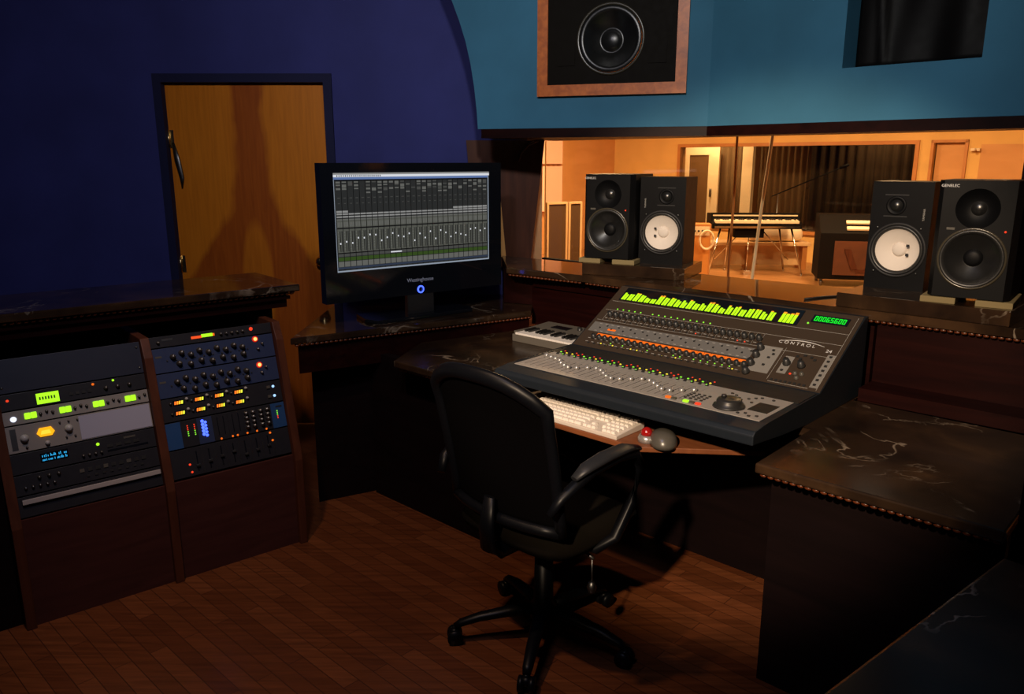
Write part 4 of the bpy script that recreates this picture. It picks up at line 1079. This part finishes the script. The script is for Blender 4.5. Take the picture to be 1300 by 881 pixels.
# inner room: white framed door, post, curtains
d4=bpy.data.objects.new('door_3',None); COL.objects.link(d4); d4.location=KP(-8.32,VB+1.0,0); d4.rotation_euler=(0,0,TH); d4['kind']='structure'
b=MB(); b.box(0,.10,0,.05,0,1.86); b.box(.52,.74,0,.05,0,1.86); b.box(.10,.52,0,.05,1.72,1.86); b.box(.10,.52,0,.05,0,.3); b.build('door_frame',M['creampaint'],d4)
b=MB(); b.box(.10,.52,.02,.03,.3,1.72); b.build('door_glass',M['brownfab'],d4)
b=MB(); b.cyl((.60,-.03,.95),(.60,-.03,1.10),.02); b.build('door_handle',M['blackplastic'],d4)
b=kmb(); b.box(-7.06,-6.86,VB+.9,VB+1.0,0,2.5); struct(b.build('trim_11',M['creampaint']))
def drape(name,label,u0,u1,v,m,n=10,amp=.05):
    b=kmb(); k=n*6; A=[];Bm=[]
    for i in range(k+1):
        t=i/k; u=u0+(u1-u0)*t; y=v+amp*math.sin(2*math.pi*n*t)
        A.append(b.v((u,y,.02))); Bm.append(b.v((u,y,2.4)))
    for i in range(k): b.f([A[i],A[i+1],Bm[i+1],Bm[i]],True)
    o=b.build(name,m); mm=o.modifiers.new('thickness','SOLIDIFY'); mm.thickness=.01
    return tag(o,label,'curtain','curtains behind the far window')
drape('curtain','grey-brown curtain behind the far window, left of the pale post',-7.72,-7.08,VB+1.2,M['drape2'],5,.04)
drape('curtain','grey-brown curtain behind the far window, just right of the pale post',-6.84,-5.9,VB+1.15,M['drape2'],8,.04)
drape('curtain','dark curtain filling the right half of the far window',-5.85,-3.6,VB+.9,M['drape'],15,.05)
# pale board just inside the glass on the left
b=MB(); P0_=Vector((.10,4.95,0)); b.box(.06,.186,4.93,4.99,.0,2.4); struct(b.build('trim_12',M['pale']))
# acoustic panel with ribs on the live room's left wall
b=kmb(); 
for i in range(5):
    v=10.29+.14*i
    for z0,z1 in ((.75,1.52),(1.56,2.6)):
        b.prism([(UL+.002,v),(UL+.03,v),(UL+.11,v+.07),(UL+.03,v+.135),(UL+.002,v+.135)],z0,z1)
tag(b.build('diffuser_panel',M['pink']),'pinkish ribbed acoustic panel on the studio wall at the left end of the window','acoustic panel')
# folding baffle screen
gb=thing('baffle_screen','low two-leaf wooden baffle with brown cloth seen through the left of the window','acoustic screen',(.335,7.62,0),(0,0,R(28)))
for i,(x0,x1,a) in enumerate(((0,.235,0),(.245,.40,0))):
    b=MB(); t_=.03; zt=1.22
    b.box(x0,x0+.022,0,t_,.02,zt); b.box(x1-.022,x1,0,t_,.02,zt); b.box(x0+.022,x1-.022,0,t_,zt-.02,zt); b.box(x0+.022,x1-.022,0,t_,.02,.10); f_=b.build('frame',M['pale'],gb)
    b=MB(); b.box(x0+.0225,x1-.0225,.008,.022,.1005,zt-.0205); b.build('cloth',M['brownfab'],gb)
    b=MB(); b.box(x0,x0+.05,-.12,.15,0,.0195); b.build('foot',M['pale'],gb)
# electric piano on splayed legs
ep=thing('electric_piano','electric piano on splayed chrome legs in the studio beyond the glass','piano',(3.50,11.35,0),(0,0,R(-4)))
b=MB(); b.prism([(-.02,.66),(.50,.66),(.50,.86),(.16,.88),(.13,.76),(-.02,.74)],-.63,.63,'x',bev=.01); b.build('case',M['case'],ep)
b=MB(); b.box(-.60,.60,-.034,-.0205,.672,.70); b.build('front_rail',M['chrome'],ep)
b=MB(); b.prism([(-.015,.7405),(.125,.7605),(.125,.790),(-.015,.772)],-.585,.585,'x'); kk=b.build('keys',M['ivory'],ep)
b=MB()
for i in range(36):
    if i%7 in (2,6): continue
    x=-.56+.0315*i; b.prism([(.045,.786),(.12,.791),(.12,.805),(.045,.80)],x-.007,x+.007,'x')
b.build('black_keys',M['keyblack'],kk)
b=MB(); b.box(-.60,.60,.148,.156,.800,.850); b.build('name_rail',M['ivory'],ep)
for x,y,sx,sy in ((-.50,.06,-.16,-.10),(.50,.06,.16,-.10),(-.30,.42,-.03,.05),(.42,.42,.12,.05)):
    b=MB(); b.tube([(x,y,.665),(x+sx,y+sy,.02)],.014,10); b.lathe([(.02,0),(.02,.015),(.012,.03)],(x+sx,y+sy,0),(0,0,1),12); b.build('leg',M['chrome'],ep)
for sx in (-1,1):
    b=MB(); b.tube([(sx*.10,.25,.665),(sx*.53,.22,.20)],.008,8); b.build('brace',M['chrome'],ep)
b=MB(); b.box(-.30,.12,.05,.30,.53,.655,.006); b.build('preamp_box',M['case'],ep)
b=MB(); b.tube([(-.08,.12,.53),(-.09,.10,.06)],.006,8); b.box(-.14,-.03,.02,.14,0,.06,.01); b.build('pedal',M['chrome'],ep)
# organ cabinet
og=thing('organ','black organ on casters with pale keys and a wooden front panel, beyond the glass','organ',(4.12,10.25,0),(0,0,R(-14)))
b=MB(); b.prism([(0,.10),(.62,.10),(.62,.92),(.30,.92),(.22,.86),(.0,.70)],-.12,.95,'x',bev=.008); b.build('case',M['case'],og)
for k,(y,z) in enumerate(((.03,.735),(.125,.805))):
    b=MB(); b.prism([(y,z),(y+.045,z+.032),(y+.040,z+.050),(y-.005,z+.018)],.20,.90,'x'); b.build('manual',M['ivory'],og)
b=MB(); b.box(.06,.90,-.014,-.001,.16,.60); f_=b.build('front_panel',M['organwood'],og)
b=MB(); b.prism([(.18,.50),(.26,.50),(.36,.24),(.28,.24)],-.024,-.0145,'y'); b.prism([(.44,.24),(.54,.24),(.66,.50),(.56,.50)],-.024,-.0145,'y'); b.box(.34,.46,-.020,-.0145,.20,.238)
b.build('carving',M['mahog2'],og)
for x in (-.06,.86):
    for y in (.08,.54):
        b=MB(); b.cyl((x-.015,y,.045),(x+.015,y,.045),.045); b.box(x-.02,x+.02,y-.02,y+.02,.06,.10); b.build('caster',M['steel'],og)
# low bench with a pale cushion
bn=thing('bench','long low wooden bench behind the electric piano','bench',(2.75,12.0,0),(0,0,R(-4)))
b=MB(); b.box(0,1.75,0,.42,.36,.41,.006); b.build('seat',M['pale'],bn)
for x in (.03,.83,1.64):
    b=MB(); b.box(x,x+.07,.03,.39,0,.359); b.build('leg',M['trimwood'],bn)
b=MB(); b.box(.10,1.64,.20,.23,.05,.359); b.build('back_board',M['pale'],bn)
cu=MB(); cu.box(-.42,.42,-.15,.15,0,.22,.09); cu=cu.build('bolster_cushion',M['creampaint'],None,(4.0,12.12,.411),(0,0,R(-4))); md=cu.modifiers.new('s','SUBSURF'); md.levels=1; md.render_levels=2
tag(cu,'long cream bolster lying on the low bench','cushion')
# guitar amplifier, cable coil, chair
am=thing('guitar_amplifier','orange guitar amplifier standing left of the electric piano','amplifier',(2.46,10.45,0),(0,0,R(-8)))
b=MB(); b.box(-.16,.16,0,.25,0,.80,.012); b.build('cabinet',M['trimwood'],am)
b=MB(); b.box(-.14,.14,-.006,-.0005,.04,.62); b.build('grille_cloth',M['amporange'],am)
b=MB(); b.box(-.14,.14,-.006,-.0005,.65,.77); cp=b.build('control_panel',M['ivory'],am)
for i in range(5):
    b=MB(); b.cyl((-.10+.05*i,-.006,.71),(-.10+.05*i,-.022,.71),.014); b.build('knob',M['btn'],cp)
co_=MB(); pts=[(.085*math.cos(2*math.pi*i/24),0,.115*math.sin(2*math.pi*i/24)) for i in range(73)]
co_.tube([(p[0]*(1+.03*(i//24)),-.012*(i//24),p[2]*(1+.03*(i//24))) for i,p in enumerate(pts)],.012,8); tag(co_.build('cable_coil',M['ivory'],None,(2.55,10.37,.60),(0,0,R(-8))),'cream coil of cable hanging on the front of the orange amplifier','cable')
# microphone boom stand
ms=thing('microphone_stand','tall microphone boom stand behind the organ','microphone stand',(4.25,12.8,0))
b=MB(); b.tube([(0,0,.03),(0,0,1.10)],.011,8); b.build('pole',M['steel'],ms)
for a in (90,210,330):
    b=MB(); b.tube([(0,0,.12),(.28*math.cos(R(a)),.28*math.sin(R(a)),.012)],.009,8); b.build('leg',M['steel'],ms)
b=MB(); b.tube([(-.10,.0,1.06),(0,0,1.10),(.95,0,1.50)],.009,8); b.build('boom_arm',M['case'],ms)
b=MB(); b.cyl((.95,0,1.50),(1.08,0,1.55),.022); b.build('microphone',M['case'],ms)
# two cords hanging just beyond the glass
b=MB(); b.tube([(1.482,5.36,CH2),(1.482,5.36,1.78),(1.485,5.36,1.3),(1.475,5.35,.95),(1.48,5.34,.35),(1.50,5.30,.02)],.0085,8); tag(b.build('hanging_cord',M['trimwood']),'straight orange cord hanging vertically beyond the glass','cord','cords hanging beyond the glass')
b=MB(); b.tube([(1.80,5.38,CH2),(1.721,5.38,1.777),(1.675,5.36,1.30),(1.64,5.33,.9),(1.60,5.30,.40),(1.55,5.2,.02)],.011,8); tag(b.build('hanging_cord',M['creampaint']),'pale cord slanting down left beyond the glass, in front of the electric piano','cord','cords hanging beyond the glass')
wl=MB(); wl.box(-.06,.06,-.05,0,-.02,.02,.006); wl.cyl((.0,-.05,0),(.0,-.10,0),.018); tag(wl.build('wall_bracket',M['creampaint'],None,KP(-3.08,VB-.0155,1.76),(0,0,TH)),'small pale bracket on the studio wall right of the far doorway','bracket')

# ------------------------------------------------------------------ lights: unseen lamps, with washes, floor spot and fill added
def lampobj(name,kind,loc,energy,color,size=.1,rot=(0,0,0),spot=None,blend=.5):
    l=bpy.data.lights.new(name,kind); l.energy=energy; l.color=color
    if kind=='AREA': l.shape='DISK'; l.size=size
    elif kind in('POINT','SPOT'): l.shadow_soft_size=size
    if kind=='SPOT': l.spot_size=spot; l.spot_blend=blend
    o=bpy.data.objects.new(name,l); COL.objects.link(o); o.location=loc; o.rotation_euler=rot
    return o
def aim(o,t):
    d=Vector(t)-o.location; o.rotation_euler=d.to_track_quat('-Z','Y').to_euler(); return o
WARM=(1,.62,.30); 
aim(lampobj('unseen_light','SPOT',(-.95,-.6,2.75),LKEY,(1,.74,.50),.06,spot=R(32),blend=.45),(.80,2.98,.94))
aim(lampobj('unseen_light','SPOT',(-1.0,1.75,2.93),LFLOOR,(1,.62,.36),.05,spot=R(58),blend=.8),(-.62,2.65,0))  # added unseen spot that brightens the floor left of the chair
aim(lampobj('added_wash_light','SPOT',(.0,.9,2.93),LWASH,(1,.96,.9),.08,spot=R(86),blend=1.0),(.70,3.95,2.25))  # added unseen spot that brightens the teal soffit
aim(lampobj('added_wash_light','SPOT',(-.6,1.3,2.93),LWASH2,(.95,.88,.9),.08,spot=R(100),blend=1.0),(-1.6,4.66,1.5))  # second added spot, lifts the navy wall and door
lampobj('unseen_light','AREA',(-.6,1.2,2.92),LFILL,(.62,.66,1.0),.6)  # soft bluish fill added to raise the ambient level, no fixture there
for u,v,e in ((-7.0,9.2,1.0),(-3.5,9.6,.75),(-4.0,5.6,.7),(-1.2,8.2,.4)):
    p=KP(u,v,3.1); lampobj('studio_light','AREA',p,LLIVE*e,WARM,.5)
p=KP(-7.6,VB+.5,2.5); lampobj('inner_light','AREA',p,LINNER,WARM,.4); p=KP(-4.6,VB+.5,2.5); lampobj('inner_light','AREA',p,LINNER*.5,WARM,.4)
